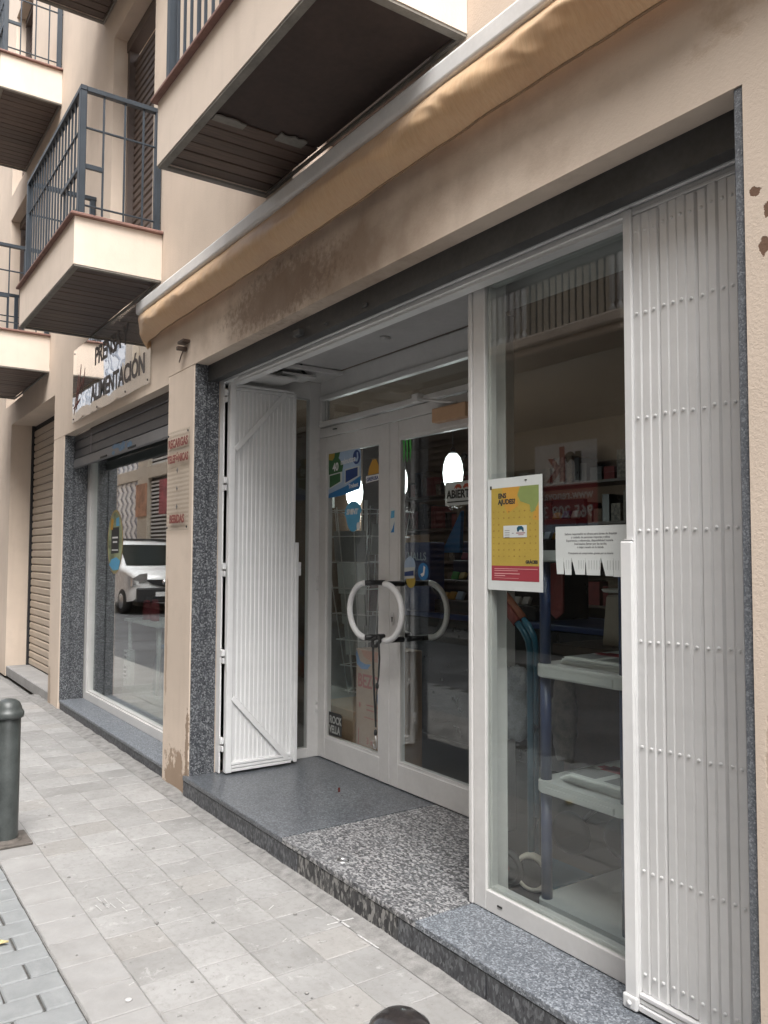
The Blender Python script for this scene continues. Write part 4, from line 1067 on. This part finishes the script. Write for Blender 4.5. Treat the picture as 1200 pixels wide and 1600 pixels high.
# door stickers
YS = YD+.0112
s1 = root('promo_sticker', (-4.6, YS, 2.03), 'large green and blue 40 minutos sticker on the left door', 'sticker')
def poly(nm, pts, y, mat, par, t=.0006):
    q = B(); q.prism(pts, lambda u, v, tt: (u, tt, v), y-t, y); return q.ob(nm, mat, par)
YS = YD+.0112
poly('blue_field', [(-4.805, 1.885), (-4.62, 1.895), (-4.40, 1.925), (-4.385, 1.95), (-4.385, 2.17), (-4.40, 2.19), (-4.62, 2.19), (-4.62, 2.19), (-4.805, 2.19)], YS, m_lblue, s1)
poly('green_field', [(-4.805, 1.96), (-4.70, 1.98), (-4.62, 2.03), (-4.60, 2.10), (-4.66, 2.15), (-4.64, 2.19), (-4.805, 2.19)], YS-.0007, m_dkgreen, s1)
poly('yellow_tab', [(-4.80, 2.15), (-4.74, 2.14), (-4.715, 2.16), (-4.71, 2.188), (-4.80, 2.188)], YS-.0014, m_yellow, s1)
poly('blue_band', [(-4.805, 1.885), (-4.62, 1.895), (-4.40, 1.925), (-4.385, 1.95), (-4.385, 2.01), (-4.56, 1.955), (-4.78, 1.915)], YS-.0014, m_blue, s1)
for (cx, mm, w_, nmx) in ((-4.70, m_dkgreen, .085, 'pack_picture'), (-4.49, m_navy, .09, 'pack_picture')):
    dz = .02*(cx+4.7)/.2
    poly('white_card', [(cx-w_, 1.945+dz), (cx+w_, 1.985+dz), (cx+w_, 2.055+dz), (cx-w_, 2.045+dz)], YS-.0016, m_paper, s1)
    poly(nmx, [(cx-w_+.012, 1.955+dz), (cx+w_-.02, 1.99+dz), (cx+w_-.02, 2.047+dz), (cx-w_+.012, 2.037+dz)], YS-.0023, mm, s1)
text('40', .075, m_white, (-4.735, YS-.0025, 2.065), (1, 0, .06), ZU, 'lettering', s1, bold=.002)
text('minutos', .055, m_white, (-4.63, YS-.0025, 2.10), (1, 0, .06), ZU, 'lettering', s1, bold=.001)
text('Trident', .038, m_white, (-4.53, YS-.0025, 1.935), (1, 0, .08), ZU, 'lettering', s1, bold=.001)
poly('round_emblem', [(-4.435+.045*math.cos(a), 2.135+.047*math.sin(a)) for a in [2*PI*k/20 for k in range(20)]], YS-.0016, m_navy, s1)
poly('emblem_swoosh', [(-4.46, 2.13), (-4.45, 2.108), (-4.425, 2.105), (-4.412, 2.13), (-4.418, 2.165), (-4.432, 2.165), (-4.428, 2.135), (-4.437, 2.122), (-4.447, 2.135)], YS-.0024, m_lblue, s1)
s2 = root('brand_sticker', (-4.24, YS, 2.05), 'white GREFUSA word sticker with orange patch on the left door', 'sticker')
poly('orange_patch', [(-4.30, 2.005), (-4.17, 2.01), (-4.175, 2.05), (-4.21, 2.10), (-4.25, 2.10), (-4.29, 2.05)], YS, m_orange, s2)
poly('white_label', [(-4.322, 1.955), (-4.158, 1.968), (-4.158, 2.005), (-4.322, 2.0)], YS-.0007, m_white, s2)
text('GREFUSA', .032, m_navy, (-4.315, YS-.0015, 1.966), (1, 0, .05), ZU, 'lettering', s2, bold=.001)
s3 = root('drop_sticker', (-4.47, YS, 1.76), 'blue rounded SMINT sticker below the promo sticker', 'sticker')
poly('blue_drop', [(-4.475+.105*math.cos(a)*(1 if math.sin(a) > 0 else .82), 1.765+(.085 if math.sin(a) > 0 else .115)*math.sin(a)) for a in [2*PI*k/28 for k in range(28)]], YS, m_sky, s3)
text('SMINT', .048, m_white, (-4.555, YS-.0015, 1.765), XR, ZU, 'lettering', s3, bold=.0022, shear=.15)
poly('white_dot', [(-4.41+.022*math.cos(a), 1.685+.026*math.sin(a)) for a in [2*PI*k/14 for k in range(14)]], YS-.0008, m_white, s3)
s4 = root('claw_sticker', (-3.89, YS, 2.11), 'green three stroke claw sticker at the top of the right door', 'sticker')
for k in range(3):
    x = -3.925+k*.032
    poly('claw_stroke', [(x, 2.185), (x+.02, 2.183), (x+.024, 2.13), (x+.018, 2.075-.02*(k % 2)), (x+.012, 2.05), (x+.006, 2.09), (x+.008, 2.13)], YS, m_lime, s4)
s5 = root('frame_sticker', (-4.02, YD, 1.7), 'narrow blue and white sticker on the right door stile', 'sticker')
poly('white_back', [(-4.035, 1.62), (-3.985, 1.625), (-3.98, 1.775), (-4.02, 1.785), (-4.032, 1.775)], YD-.0004, m_paper, s5)
poly('blue_panel', [(-4.03, 1.72), (-3.992, 1.725), (-3.99, 1.768), (-4.025, 1.765)], YD-.0012, m_sky, s5); poly('blue_panel', [(-4.03, 1.635), (-3.995, 1.635), (-3.99, 1.70), (-4.01, 1.66)], YD-.0012, m_blue, s5)
s6 = root('round_sticker', (-3.82, YS, 1.4), 'cluster of round blue white and yellow stickers above the right handle', 'sticker')
for (cx, cz, r_, mm, dy) in ((-3.85, 1.435, .055, m_lblue, 0), (-3.72, 1.405, .05, m_blue, .0006), (-3.84, 1.352, .045, m_yellow, .0006)):
    poly('disc', [(cx+r_*math.cos(a), cz+r_*math.sin(a)) for a in [2*PI*k/20 for k in range(20)]], YS-dy, mm, s6)
poly('white_square', [(-3.905, 1.36), (-3.805, 1.365), (-3.80, 1.43), (-3.90, 1.425)], YS-.0014, m_paper, s6)
poly('blue_band', [(-3.90, 1.375), (-3.81, 1.38), (-3.81, 1.41), (-3.90, 1.40)], YS-.0022, m_navy, s6); poly('emblem_swoosh', [(-3.745, 1.39), (-3.73, 1.375), (-3.71, 1.385), (-3.70, 1.43), (-3.715, 1.44), (-3.72, 1.40)], YS-.0014, m_white, s6)
s7 = root('black_sticker', (-4.68, YS, .37), 'square black sticker with pale block letters low on the left door', 'sticker')
poly('square', [(-4.765, .292), (-4.60, .305), (-4.60, .44), (-4.612, .45), (-4.765, .448)], YS, m_ink, s7)
m_dim = plain('faded_grey_print', (.35, .36, .34), .7, var=.1)
text('ROCK', .068, m_dim, (-4.755, YS-.0015, .378), XR, ZU, 'lettering', s7, bold=.002, sx=.8); text('VELLA', .068, m_dim, (-4.757, YS-.0015, .315), XR, ZU, 'lettering', s7, bold=.002, sx=.72)
s8 = root('open_sign', (-3.38, YD+.06, 1.82), 'white ABIERTO sign with red bulls hanging inside the right door', 'sign')
q = B(); q.box(-3.52, -3.20, YD+.035, YD+.039, 1.775, 1.905, .001); q.ob('board', m_white, s8)
text('ABIERTO', .062, m_ink, (-3.505, YD+.034, 1.815), XR, ZU, 'lettering', s8, bold=.0022, sx=.98)
q = B(); q.box(-3.50, -3.24, YD+.0335, YD+.035, 1.790, 1.797); q.ob('small_print', m_ink, s8)
for s in (-1, 1):
    q = B(); cx = -3.37
    q.prism([(cx+s*.005, 1.872), (cx+s*.02, 1.888), (cx+s*.045, 1.890), (cx+s*.062, 1.880), (cx+s*.07, 1.866), (cx+s*.055, 1.872), (cx+s*.05, 1.863), (cx+s*.042, 1.872), (cx+s*.022, 1.868), (cx+s*.012, 1.863)], lambda u, v, t: (u, t, v), YD+.0335, YD+.035); q.ob('bull_emblem', plain('bull_red', (.55, .08, .03), .5), s8)
q = B(); q.tube([(-3.36, YD+.037, 1.905), (-3.36, YD+.037, 2.03)], .0015, 5); q.lathe([(.0, 0), (.016, .0), (.02, .01), (.016, .02), (0, .02)], (0, 0, 0), 12, 0, True, Matrix.Translation((-3.36, YD+.05, 2.04)) @ Matrix.Rotation(PI/2, 4, 'X')); q.ob('suction_hook', m_black, s8); s8.location.x -= .03
# lanyard
ly = root('elastic_strap', (-3.95, .8, .9), 'black elastic strap with hook hanging from the door handles', 'strap')
q = B(); q.tube([(-3.965, .80, 1.02), (-4.0, .79, 1.0), (-4.0, .79, .965), (-3.955, .79, .97), (-3.93, .795, 1.0), (-3.95, .8, 1.025)], .011, 8); q.ob('knot', m_rubber, ly)
q = B(); q.tube([(-3.995, .79, .98), (-3.995, .792, .86), (-3.985, .793, .70), (-3.97, .792, .56), (-3.966, .79, .50)], [.007, .007, .006, .006, .003], 7); q.ob('cord', m_rubber, ly)
q = B(); q.tube([(-3.935, .79, .99), (-3.93, .792, .90), (-3.935, .79, .80), (-3.955, .79, .70), (-3.960, .79, .50)], [.006, .006, .005, .003, .003], 7); q.ob('cord', m_rubber, ly)
for z in (.74, .47):
    q = B(); q.lathe([(0, -.02), (.009, -.014), (.011, 0), (.008, .014), (0, .018)], (-3.950 if z > .6 else -3.964, .79, z), 10); q.ob('bead', m_rubber, ly)
q = B(); q.tube([(-3.964, .79, .46), (-3.955, .79, .40), (-3.962, .79, .375), (-3.978, .79, .375), (-3.985, .79, .40)], .003, 6); q.ob('hook', m_steel, ly)

# ------------------------------------------------------------------ INSIDE THE SHOP
def lamp(x, y, z, lab):
    r_ = root('pendant_lamp', (x, y, z), lab, 'lamp', 'pendant lamps in the shop')
    q = B(); prof = [(0, .150), (.035, .145), (.062, .11), (.080, .05), (.086, -.02), (.080, -.09), (.062, -.14), (.055, -.15)]
    q.lathe(prof, (x, y, z), 24); q.ob('lamp_shade', m_lamp, r_)
    q = B(); q.tube([(x, y, z+.15), (x, y, 2.9)], .004, 6); q.lathe([(.0, .145), (.02, .145), (.02, .18), (.01, .2), (0, .2)], (x, y, z), 12); q.ob('flex', m_black, r_)
    ld = bpy.data.lights.new('lamp_glow', 'POINT'); ld.energy = 2.2; ld.shadow_soft_size = .08; ld.color = (.95, 1, .97)
    lo = bpy.data.objects.new('lamp_glow', ld); COL.objects.link(lo); lo.parent = r_; lo.location = (0, 0, -.26)
lamp(-5.34, 2.5, 2.22, 'lit white glass pendant lamp above the ABIERTO sign'); lamp(-6.14, 2.5, 2.20, 'lit white glass pendant lamp behind the right door stile'); lamp(-6.98, 2.55, 2.16, 'lit white glass pendant lamp half hidden by the promo sticker')
# wire rack
wr = root('wire_magazine_rack', (-5.0, 1.4, .3), 'tall white wire magazine rack behind the left door', 'rack')
q = B(); lev = [.52+.185*k for k in range(8)]
def hw(z): return .085+.15*(z-.5)/1.35
cx, cy_ = -4.98, 1.38
for s in range(4):
    a = s*PI/2+.3
    for k in range(4):
        f = -1+2*k/3
        def pt(z):
            h_ = hw(z); u = h_*1.0; v = h_*f; return (cx+u*math.cos(a)-v*math.sin(a), cy_+u*math.sin(a)+v*math.cos(a), z)
        q.tube([pt(.5), pt(1.84)], .0042, 5)
    for z in lev:
        h_ = hw(z)+.02
        q.tube([(cx+h_*math.cos(a)-v*math.sin(a), cy_+h_*math.sin(a)+v*math.cos(a), z) for v in (-h_, h_)], .0038, 5)
q.tube([(cx, cy_, .13), (cx, cy_, 1.9)], .012, 8); q.lathe([(0, 0), (.16, 0), (.16, .02), (0, .03)], (cx, cy_, .125), 16)
q.ob('wire_frame', m_wire, wr)
for (z, a, mm) in ((1.55, .3+1.5*PI, m_greyink), (1.32, .3+1.5*PI, m_paper), (1.10, .3+1.5*PI, m_dim), (.88, .3+1.5*PI, m_dim), (1.6, .3, m_dim), (1.2, .3, m_apron), (.95, .3, m_greyink)):
    h_ = hw(z)*.86; Mz = Matrix.Translation((cx, cy_, z)) @ Matrix.Rotation(a, 4, 'Z') @ Matrix.Translation((h_, 0, 0)) @ Matrix.Rotation(.10, 4, 'Y')
    q = B(); q.box(-.006, .006, -h_*.85, h_*.85, -.10, .12, 0, 1, Mz); tag(q.ob('magazine', mm), {1.55: 'grey magazine at the top of the wire rack', 1.32: 'pale magazine in the middle of the wire rack', 1.10: 'faded magazine below the pale one in the wire rack', .88: 'faded magazine lowest in the wire rack', 1.6: 'faded magazine on the side of the wire rack', 1.2: 'red magazine on the side of the wire rack', .95: 'grey magazine low on the side of the wire rack'}[z], 'magazine', 'magazines in the wire rack')
# boxes
def carton(nm, x0, x1, y0, y1, z0, z1, lab):
    r_ = root(nm, ((x0+x1)/2, (y0+y1)/2, z0), lab, 'box'); q = B(); q.box(x0, x1, y0, y1, z0, z1, .004); q.ob('carton', m_card, r_); return r_
c1 = carton('cardboard_box', -4.60, -4.24, 1.06, 1.34, .125, .88, 'tall brown BEZOYA cardboard box behind the left door')
yy = 1.059
poly('print_swoosh', [(-4.60, .84), (-4.59, .87), (-4.55, .80), (-4.49, .785), (-4.42, .79), (-4.46, .755), (-4.53, .75), (-4.585, .775)], yy, m_blue, c1)
poly('print_swoosh', [(-4.54, .875), (-4.25, .875), (-4.25, .81), (-4.42, .81), (-4.50, .83)], yy, plain('terracotta_print', (.42, .16, .08), .8), c1)
text('BEZOYA', .12, m_cardred, (-4.575, yy-.001, .635), XR, ZU, 'lettering', c1, bold=.003, sx=.82)
text('3 x', .06, m_cardred, (-4.47, yy-.001, .275), XR, ZU, 'lettering', c1, bold=.001); text('6,25L', .095, m_cardred, (-4.52, yy-.001, .165), XR, ZU, 'lettering', c1, bold=.003, sx=.85)
bars('print_line', [(-4.47, -4.27, .52, .528), (-4.47, -4.26, .49, .498), (-4.56, -4.54, .5, .53), (-4.57, -4.56, .2, .36), (-4.50, -4.3, .44, .446)], yy, m_cardred, c1)
poly('print_disc', [(-4.30+.05*math.cos(a), .58+.06*math.sin(a)) for a in [2*PI*k/16 for k in range(16)]], yy, m_navy, c1)
c2 = carton('cardboard_box', -5.10, -4.61, 1.05, 1.40, .125, .46, 'low plain brown cardboard box beside the BEZOYA box')
# counter with sweets
ct = root('shop_counter', (-4.8, 2.1, .118), 'dark shop counter with sweets behind the right door', 'counter')
q = B(); q.box(-5.45, -3.2, 2.0, 2.6, .118, 1.02, .01); q.ob('base', m_counter, ct); q = B(); q.box(-5.48, -3.15, 1.96, 2.64, 1.022, 1.06, .006); q.ob('top', m_navy, ct)
ck = root('candy_rack', (-4.6, 2.2, 1.06), 'black tiered candy rack full of bright packets on the counter', 'rack')
q = B()
for k in range(5): q.box(-5.0, -3.9, 2.02+.10*k, 2.13+.10*k, 1.06, 1.16+.15*k, .004)
q.box(-5.0, -3.9, 2.5, 2.54, 1.06, 1.9); q.ob('frame', m_counter, ck)
cols = [m_red, m_lime, m_yellow, m_sky, m_white, m_orange, m_dkgreen, m_navy, m_lblue]
for k in range(5):
    for i in range(12):
        if random.random() < (.45 if k < 3 else .12): continue
        x = -4.96+i*.088; h_ = random.uniform(.04, .07)
        q = B(); Mz = Matrix.Translation((x+.035, 2.075+.10*k, 1.162+.15*k)) @ Matrix.Rotation(-.45, 4, 'X') @ Matrix.Rotation(random.uniform(-.15, .15), 4, 'Z')
        q.box(-.034, .034, -.014, .014, 0, h_, .003, 1, Mz); ci = random.randrange(9); tag(q.ob('candy_packet', cols[ci]), '%s candy packet, %s from the left on the %s tier of the rack' % (('red', 'lime', 'yellow', 'sky blue', 'white', 'orange', 'dark green', 'navy', 'pale blue')[ci], ('first', 'second', 'third', 'fourth', 'fifth', 'sixth', 'seventh', 'eighth', 'ninth', 'tenth', 'eleventh', 'twelfth')[i], ('lowest', 'second', 'middle', 'fourth', 'top')[k]), 'packet', 'packets on the candy rack')
hd = root('sweet_display', (-4.95, 1.95, 1.06), 'dark blue HALLS sweet display at the left end of the counter', 'display')
q = B(); q.box(-5.32, -4.98, 1.97, 2.12, 1.06, 1.60, .005); q.ob('box', m_navy, hd); q = B(); q.box(-5.32, -4.98, 1.965, 1.97, 1.60, 1.66, .0); q.ob('header', m_card, hd)
text('HALLS', .085, m_lblue, (-5.26, 1.967, 1.46), XR, ZU, 'lettering', hd, bold=.002)
q = B(); q.prism([(-5.02, 1.52), (-4.80, 1.52), (-4.78, 1.84)], lambda u, v, t: (u, t, v), 2.12, 2.15); tag(q.ob('price_wedge', m_blue), 'blue triangular card standing behind the sweet display', 'card')
# dim shelving and pictures at the back
for (x0, x1, y, nm) in ((-8.6, -6.6, 4.2, 'left'), (-6.4, -4.4, 4.2, 'middle'), (-4.2, -2.2, 4.2, 'right')):
    r_ = root('stock_shelf', ((x0+x1)/2, y, .118), 'dark stock shelf against the back wall, %s one' % nm, 'shelf', 'stock shelves at the back')
    q = B(); q.box(x0, x0+.03, y, y+.38, .118, 2.3); q.box(x1-.03, x1, y, y+.38, .118, 2.3)
    for k in range(6): q.box(x0+.03, x1-.03, y, y+.38, .2+.4*k, .225+.4*k)
    q.ob('frame', m_furn, r_)
    q = B()
    for k in range(6):
        x = x0+.06
        while x < x1-.15:
            w_ = random.uniform(.05, .16); h_ = random.uniform(.12, .32); q.box(x, x+w_, y+.03, y+.3, .225+.4*k, .225+.4*k+h_, 0, 1, None, random.randrange(5)); x += w_+random.uniform(.005, .05)
    tag(q.ob('stock', [m_apron, m_shelfgoods, m_cardd, m_counter, m_shelfgoods], r_), kind='stuff')
pf = root('picture_frame', (-7.5, 2.58, 2.2), 'dark framed picture on the inner wall behind the side window', 'picture')
q = B(); q.box(-7.95, -7.45, 2.565, 2.60, 2.0, 2.45, .004); q.ob('frame', m_dim, pf); q = B(); q.box(-7.92, -7.48, 2.56, 2.565, 2.03, 2.42); q.ob('print', m_ink, pf)

# ------------------------------------------------------------------ DISPLAY: plastic shelving
ps_ = root('plastic_shelf_unit', (-2.1, .75, .125), 'pale grey plastic shelf unit with dark blue posts in the display window', 'shelf')
X0, X1, Y0, Y1 = -2.315, -1.86, .42, 1.12
for (z0, z1) in ((.135, .185), (.59, .635), (1.03, 1.08), (1.475, 1.52)):
    q = B()
    def rrect(x0, x1, y0, y1, r, n=5):
        P = []
        for (cx, cy, a0) in ((x1-r, y0+r, -PI/2), (x1-r, y1-r, 0), (x0+r, y1-r, PI/2), (x0+r, y0+r, PI)):
            P += [(cx+r*math.cos(a0+PI/2*k/n), cy+r*math.sin(a0+PI/2*k/n)) for k in range(n+1)]
        return P
    q.prism(rrect(X0, X1, Y0, Y1, .045), lambda u, v, t: (u, v, t), z0, z1, 0, .004)
    q.prism(rrect(X0+.06, X1-.06, Y0+.0, Y0+.02, .006), lambda u, v, t: (u, v-.006, t), z0+.006, z1-.018)
    q.ob('shelf_board', m_shelf, ps_)
for x in (X0+.035, X1-.035):
    for y in (Y0+.035, Y1-.035):
        for (z0, z1) in ((.185, .59), (.635, 1.03), (1.08, 1.475)):
            q = B(); q.tube([(x, y, z0), (x, y, z1)], .0215, 14); q.ob('post', m_post, ps_)
for (z, n, lab) in ((1.081, 3, 'upper'), (.636, 4, 'middle')):
    for k in range(n):
        q = B(); Mz = Matrix.Translation((-2.07+.02*k, .72-.01*k, z+.012*k)) @ Matrix.Rotation(.03*k-.04, 4, 'Z')
        q.box(-.16, .14, -.24, .24, 0, .011, .002, 1, Mz)
        if k == n-1:
            np_ = root('newspaper', (-2.07, .72, z+.012*k), 'top newspaper of the pile on the %s shelf board' % lab, 'newspaper'); q.ob('sheets', m_paper, np_)
            q2 = B(); zz = z+.012*k+.0115
            for (a, c, dd, e) in ((-.15, -.04, -.22, -.10), (0, .12, -.22, -.12), (-.02, .11, -.05, .12)): q2.box(a, c, dd, e, 0, .0006, 0, 1, Matrix.Translation((-2.07+.02*k, .72-.01*k, zz)))
            q2.ob('photo_print', m_greyink, np_)
            q2 = B()
            for (a, c, dd, e) in ((-.15, -.06, -.08, -.04), (-.12, .0, -.10, -.02)): q2.box(a, c, dd, e, 0.0008, .0014, 0, 1, Matrix.Translation((-2.07+.02*k, .72-.01*k, zz)))
            q2.ob('headline', m_red, np_)
        else: tag(q.ob('newspaper', m_paper), 'folded newspaper, %s one from the bottom of the pile on the %s shelf board' % (('first', 'second', 'third')[k], lab), 'newspaper', 'newspapers piled on the %s shelf' % lab)
# hand truck
ht = root('hand_truck', (-2.5, .6, .125), 'teal tubed hand truck with red grips left of the plastic shelf', 'hand truck')
def arc(x, y): return [(x, y, .20), (x, y, .9), (x, y, 1.10), (x-.01, y, 1.145), (x-.04, y, 1.185), (x-.09, y+.0, 1.225)]
for (x, y, g0) in ((-2.47, .56, m_grip), (-2.60, .72, m_grip2)):
    q = B(); q.tube(arc(x, y), .0145, 10); q.ob('tube', m_teal, ht)
    q = B(); q.tube([(x-.075, y, 1.213), (x-.20, y, 1.32)], .021, 12); q.ob('grip', g0, ht)
for z in (.35, .75):
    q = B(); q.tube([(-2.47, .56, z), (-2.60, .72, z)], .010, 8); q.ob('cross_bar', m_teal, ht)
for (x, y, hub) in ((-2.455, .55, None), (-2.555, .50, m_grip)):
    Mw = Matrix.Translation((x, y, .205)) @ Matrix.Rotation(PI/2, 4, 'X') @ Matrix.Rotation(.35, 4, 'Y')
    q = B(); q.lathe([(.058, -.018), (.072, -.018), (.078, -.008), (.078, .008), (.072, .018), (.058, .018), (.058, -.018)], (0, 0, 0), 28, 0, True, Mw); wh = q.ob('wheel', m_tyre if hub is None else m_rubber, ht)
    q = B(); q.lathe([(0, -.012), (.06, -.012), (.06, .012), (0, .012)], (0, 0, 0), 24, 0, True, Mw); q.ob('rim', m_rubber, wh)
    if hub: q = B(); q.lathe([(0, -.02), (.018, -.02), (.022, .0), (.018, .024), (0, .026)], (0, 0, 0), 14, 0, True, Mw); q.ob('hub', hub, wh)
q = B(); q.tube([(-2.555, .50, .205), (-2.455, .55, .205)], .008, 8); q.ob('axle', m_steel, ht)
q = B(); q.box(-2.66, -2.40, .62, .86, .135, .145, .003); q.ob('toe_plate', m_teal, ht)
# folded trolley further back
ft = root('folded_trolley', (-2.5, .95, .125), 'dark folded trolley lying behind the hand truck', 'trolley')
for (x, y) in ((-2.33, 1.0), (-2.52, .86)):
    Mw = Matrix.Translation((x-.12, y+.12, .23)) @ Matrix.Rotation(PI/2, 4, 'X') @ Matrix.Rotation(.3, 4, 'Y')
    q = B(); q.lathe([(.0, -.015), (.07, -.015), (.09, -.012), (.098, 0), (.09, .012), (.07, .015), (0, .015)], (0, 0, 0), 26, 0, True, Mw); q.ob('wheel', m_rubber, ft)
q = B(); q.tube([(-2.45, 1.12, .23), (-2.3, 1.2, .5), (-2.25, 1.22, .62)], .012, 8); q.tube([(-2.64, .98, .23), (-2.5, 1.15, .45)], .012, 8); q.ob('frame', m_black, ft)
def bag(nm, lab, x, y, z0, z1, w_, mat, seed):
    r_ = random.Random(seed); q = B(); n, m_ = 16, 12; rows = []
    for j in range(m_+1):
        t_ = j/m_; z = z1+(z0-z1)*t_; rr_ = w_*(.25+.75*math.sin(PI*min(1, .12+t_*.75))**.7)
        rows.append([q.bm.verts.new((x+rr_*math.cos(2*PI*k/n)*(1+.14*r_.uniform(-1, 1)), y+rr_*.55*math.sin(2*PI*k/n)*(1+.14*r_.uniform(-1, 1)), z+.008*r_.uniform(-1, 1))) for k in range(n)])
    for A, C in zip(rows, rows[1:]):
        for k in range(n): q.bm.faces.new((A[k], A[(k+1) % n], C[(k+1) % n], C[k])).smooth = True
    q.bm.faces.new(rows[0]); q.bm.faces.new(rows[-1][::-1])
    tag(q.ob(nm, mat), lab, 'bag')
bag('plastic_bag', 'crumpled clear plastic bag hanging left of the teal tube', -2.70, .70, .68, 1.0, .085, m_pvc, 1)
bag('patterned_bag', 'dark patterned bag hanging behind the shelf posts', -2.43, .72, .64, 1.0, .065, m_bagp, 2)
q = B(); q.prism([(-2.78, 1.24), (-2.72, 1.20), (-2.66, 1.235), (-2.655, 1.44), (-2.69, 1.47), (-2.76, 1.46), (-2.79, 1.40)], lambda u, v, t: (u, t+.02*math.sin(u*60), v), .97, .985, 0, .004); tag(q.ob('apron', m_apron), 'dark red apron hanging in the middle of the display', 'apron')
# desk lamp-like white scale behind the shelves
ks = root('counter_scale', (-2.85, 1.75, 1.06), 'pale counter scale with bright round pan behind the shelf unit', 'scale')
q = B(); q.lathe([(0, .0), (.09, .0), (.10, .014), (.095, .018), (.085, .006), (0, .006)], (-2.95, 1.72, 1.30), 24); q.ob('pan', m_white, ks)
q = B(); q.prism([(-3.05, 1.0), (-2.82, 1.0), (-2.85, 1.24), (-2.92, 1.29), (-3.02, 1.28)], lambda u, v, t: (u, t, v), 1.68, 1.82, 0, .01); q.ob('body', m_tyre, ks)
dk = root('display_desk', (-2.6, 1.8, .118), 'dark brown desk behind the display window', 'desk')
q = B(); q.box(-3.3, -1.5, 1.55, 2.1, .94, 1.0, .006); q.ob('top', m_furn, dk); q = B(); q.box(-3.28, -1.52, 1.62, 2.05, .118, .94); q.ob('base', m_furn, dk)
bx = root('wall_cupboard', (-2.1, 2.6, 1.4), 'dark cupboard with pale goods high behind the display window', 'cupboard')
q = B(); q.box(-3.2, -1.5, 2.7, 3.0, 1.3, 1.33); q.box(-3.2, -1.5, 2.7, 3.0, 1.9, 1.93); q.box(-3.2, -1.5, 2.98, 3.0, 1.3, 2.3); q.ob('shelves', m_furn, bx)
q = B()
for k in range(14):
    x = -3.15+k*.115; q.box(x, x+random.uniform(.06, .1), 2.72, 2.9, 1.331, 1.331+random.uniform(.1, .35), 0, 1, None, k % 4)
    q.box(x, x+random.uniform(.06, .1), 2.72, 2.9, 1.931, 1.931+random.uniform(.08, .25), 0, 1, None, (k+1) % 4)
tag(q.ob('goods', [m_shelfgoods, m_cardd, m_furn, m_furn], bx), kind='stuff')

# ------------------------------------------------------------------ LEFT SHOP: things in the window
ov = root('oval_sticker', (-7.4, .28, 1.6), 'tall oval colourful sticker with black box on the left shop window', 'sticker')
def oval(nm, rx, rz, mat, dy, z=1.61, x=-7.45): poly(nm, [(x+rx*math.cos(a), z+rz*math.sin(a)) for a in [2*PI*k/26 for k in range(26)]], .2845-dy, mat, ov)
oval('rim', .235, .29, plain('ochre_rim', (.36, .28, .12), .6, var=.2), 0); oval('field', .215, .27, plain('mottled_print', (.26, .29, .17), .6, var=.7, scale=6), .0007)
poly('black_box', [(-7.56, 1.50), (-7.33, 1.51), (-7.33, 1.74), (-7.56, 1.74)], .2845-.0014, m_ink, ov)
poly('blue_splash', [(-7.62, 1.40), (-7.50, 1.35), (-7.33, 1.36), (-7.28, 1.44), (-7.40, 1.47), (-7.55, 1.45)], .2845-.0014, m_sky, ov)
poly('orange_fruit', [(-7.60, 1.72), (-7.52, 1.72), (-7.50, 1.81), (-7.56, 1.83)], .2845-.0021, m_orange, ov); poly('blue_splash', [(-7.42, 1.75), (-7.32, 1.75), (-7.34, 1.83), (-7.42, 1.82)], .2845-.0021, m_sky, ov)
bars('label_line', [(-7.53, -7.36, 1.64, 1.655), (-7.51, -7.38, 1.60, 1.615), (-7.54, -7.35, 1.53, 1.54)], .2845-.0021, m_white, ov)
tb = root('side_table', (-7.35, .65, .118), 'small white side table in the left shop window', 'table')
q = B(); q.box(-7.85, -6.9, .5, .85, .86, .89, .005); q.ob('table_top', m_white, tb)
for (x, y) in ((-7.8, .54), (-6.95, .54), (-7.8, .81), (-6.95, .81)):
    q = B(); q.tube([(x, y, .86), (x+(.06 if x < -7.3 else -.06), y, .118)], .016, 8); q.ob('leg', m_white, tb)
for k, (x, dz) in enumerate(((-7.55, 0), (-7.32, .02))):
    r_ = root('red_canister', (x, .62, .89), ('left' if k == 0 else 'right')+' red canister with black nozzle on the white side table', 'canister')
    q = B(); q.lathe([(0, 0), (.036, 0), (.038, .01), (.038, .11+dz), (.03, .16+dz), (.02, .18+dz), (0, .18+dz)], (x, .62, .89), 16); q.ob('body', m_red, r_); q = B(); q.lathe([(0, .18+dz), (.022, .18+dz), (.022, .21+dz), (0, .215+dz)], (x, .62, .89), 12); q.ob('nozzle', m_black, r_)
lb = root('display_plinth', (-7.1, .6, .118), 'low white plinth on the floor of the left shop window', 'plinth')
q = B(); q.box(-7.7, -6.4, .45, .85, .118, .27, .006); q.ob('block', m_dim, lb)
wbm = []
for k, (x, y) in enumerate(((-7.05, .6), (-6.82, .6), (-6.6, .62))):
    r_ = root('water_bottle', (x, y, .27), ('first', 'second', 'third')[k]+' big ribbed water bottle from the left on the plinth', 'bottle')
    pr = [(0, 0), (.08, 0)]
    for j in range(7): pr += [(.085, .01+.04*j), (.078, .03+.04*j)]
    pr += [(.08, .30), (.045, .36), (.028, .375), (.028, .40), (0, .40)]
    q = B(); q.lathe(pr, (x, y, .27), 18); q.ob('body', m_bottle, r_); q = B(); q.lathe([(0, .40), (.031, .40), (.031, .43), (0, .43)], (x, y, .27), 12); q.ob('cap', m_blue, r_)
vp = root('display_post', (-8.05, .62, .118), 'white post with rows of dark holes in the left shop window', 'post')
q = B(); q.box(-8.10, -8.0, .58, .66, .118, .56, .004); q.ob('shaft', m_white, vp)
q = B()
for z in (.30, .34, .38, .48, .52): q.box(-8.08, -8.02, .578, .581, z, z+.022)
q.ob('hole_row', m_ink, vp)
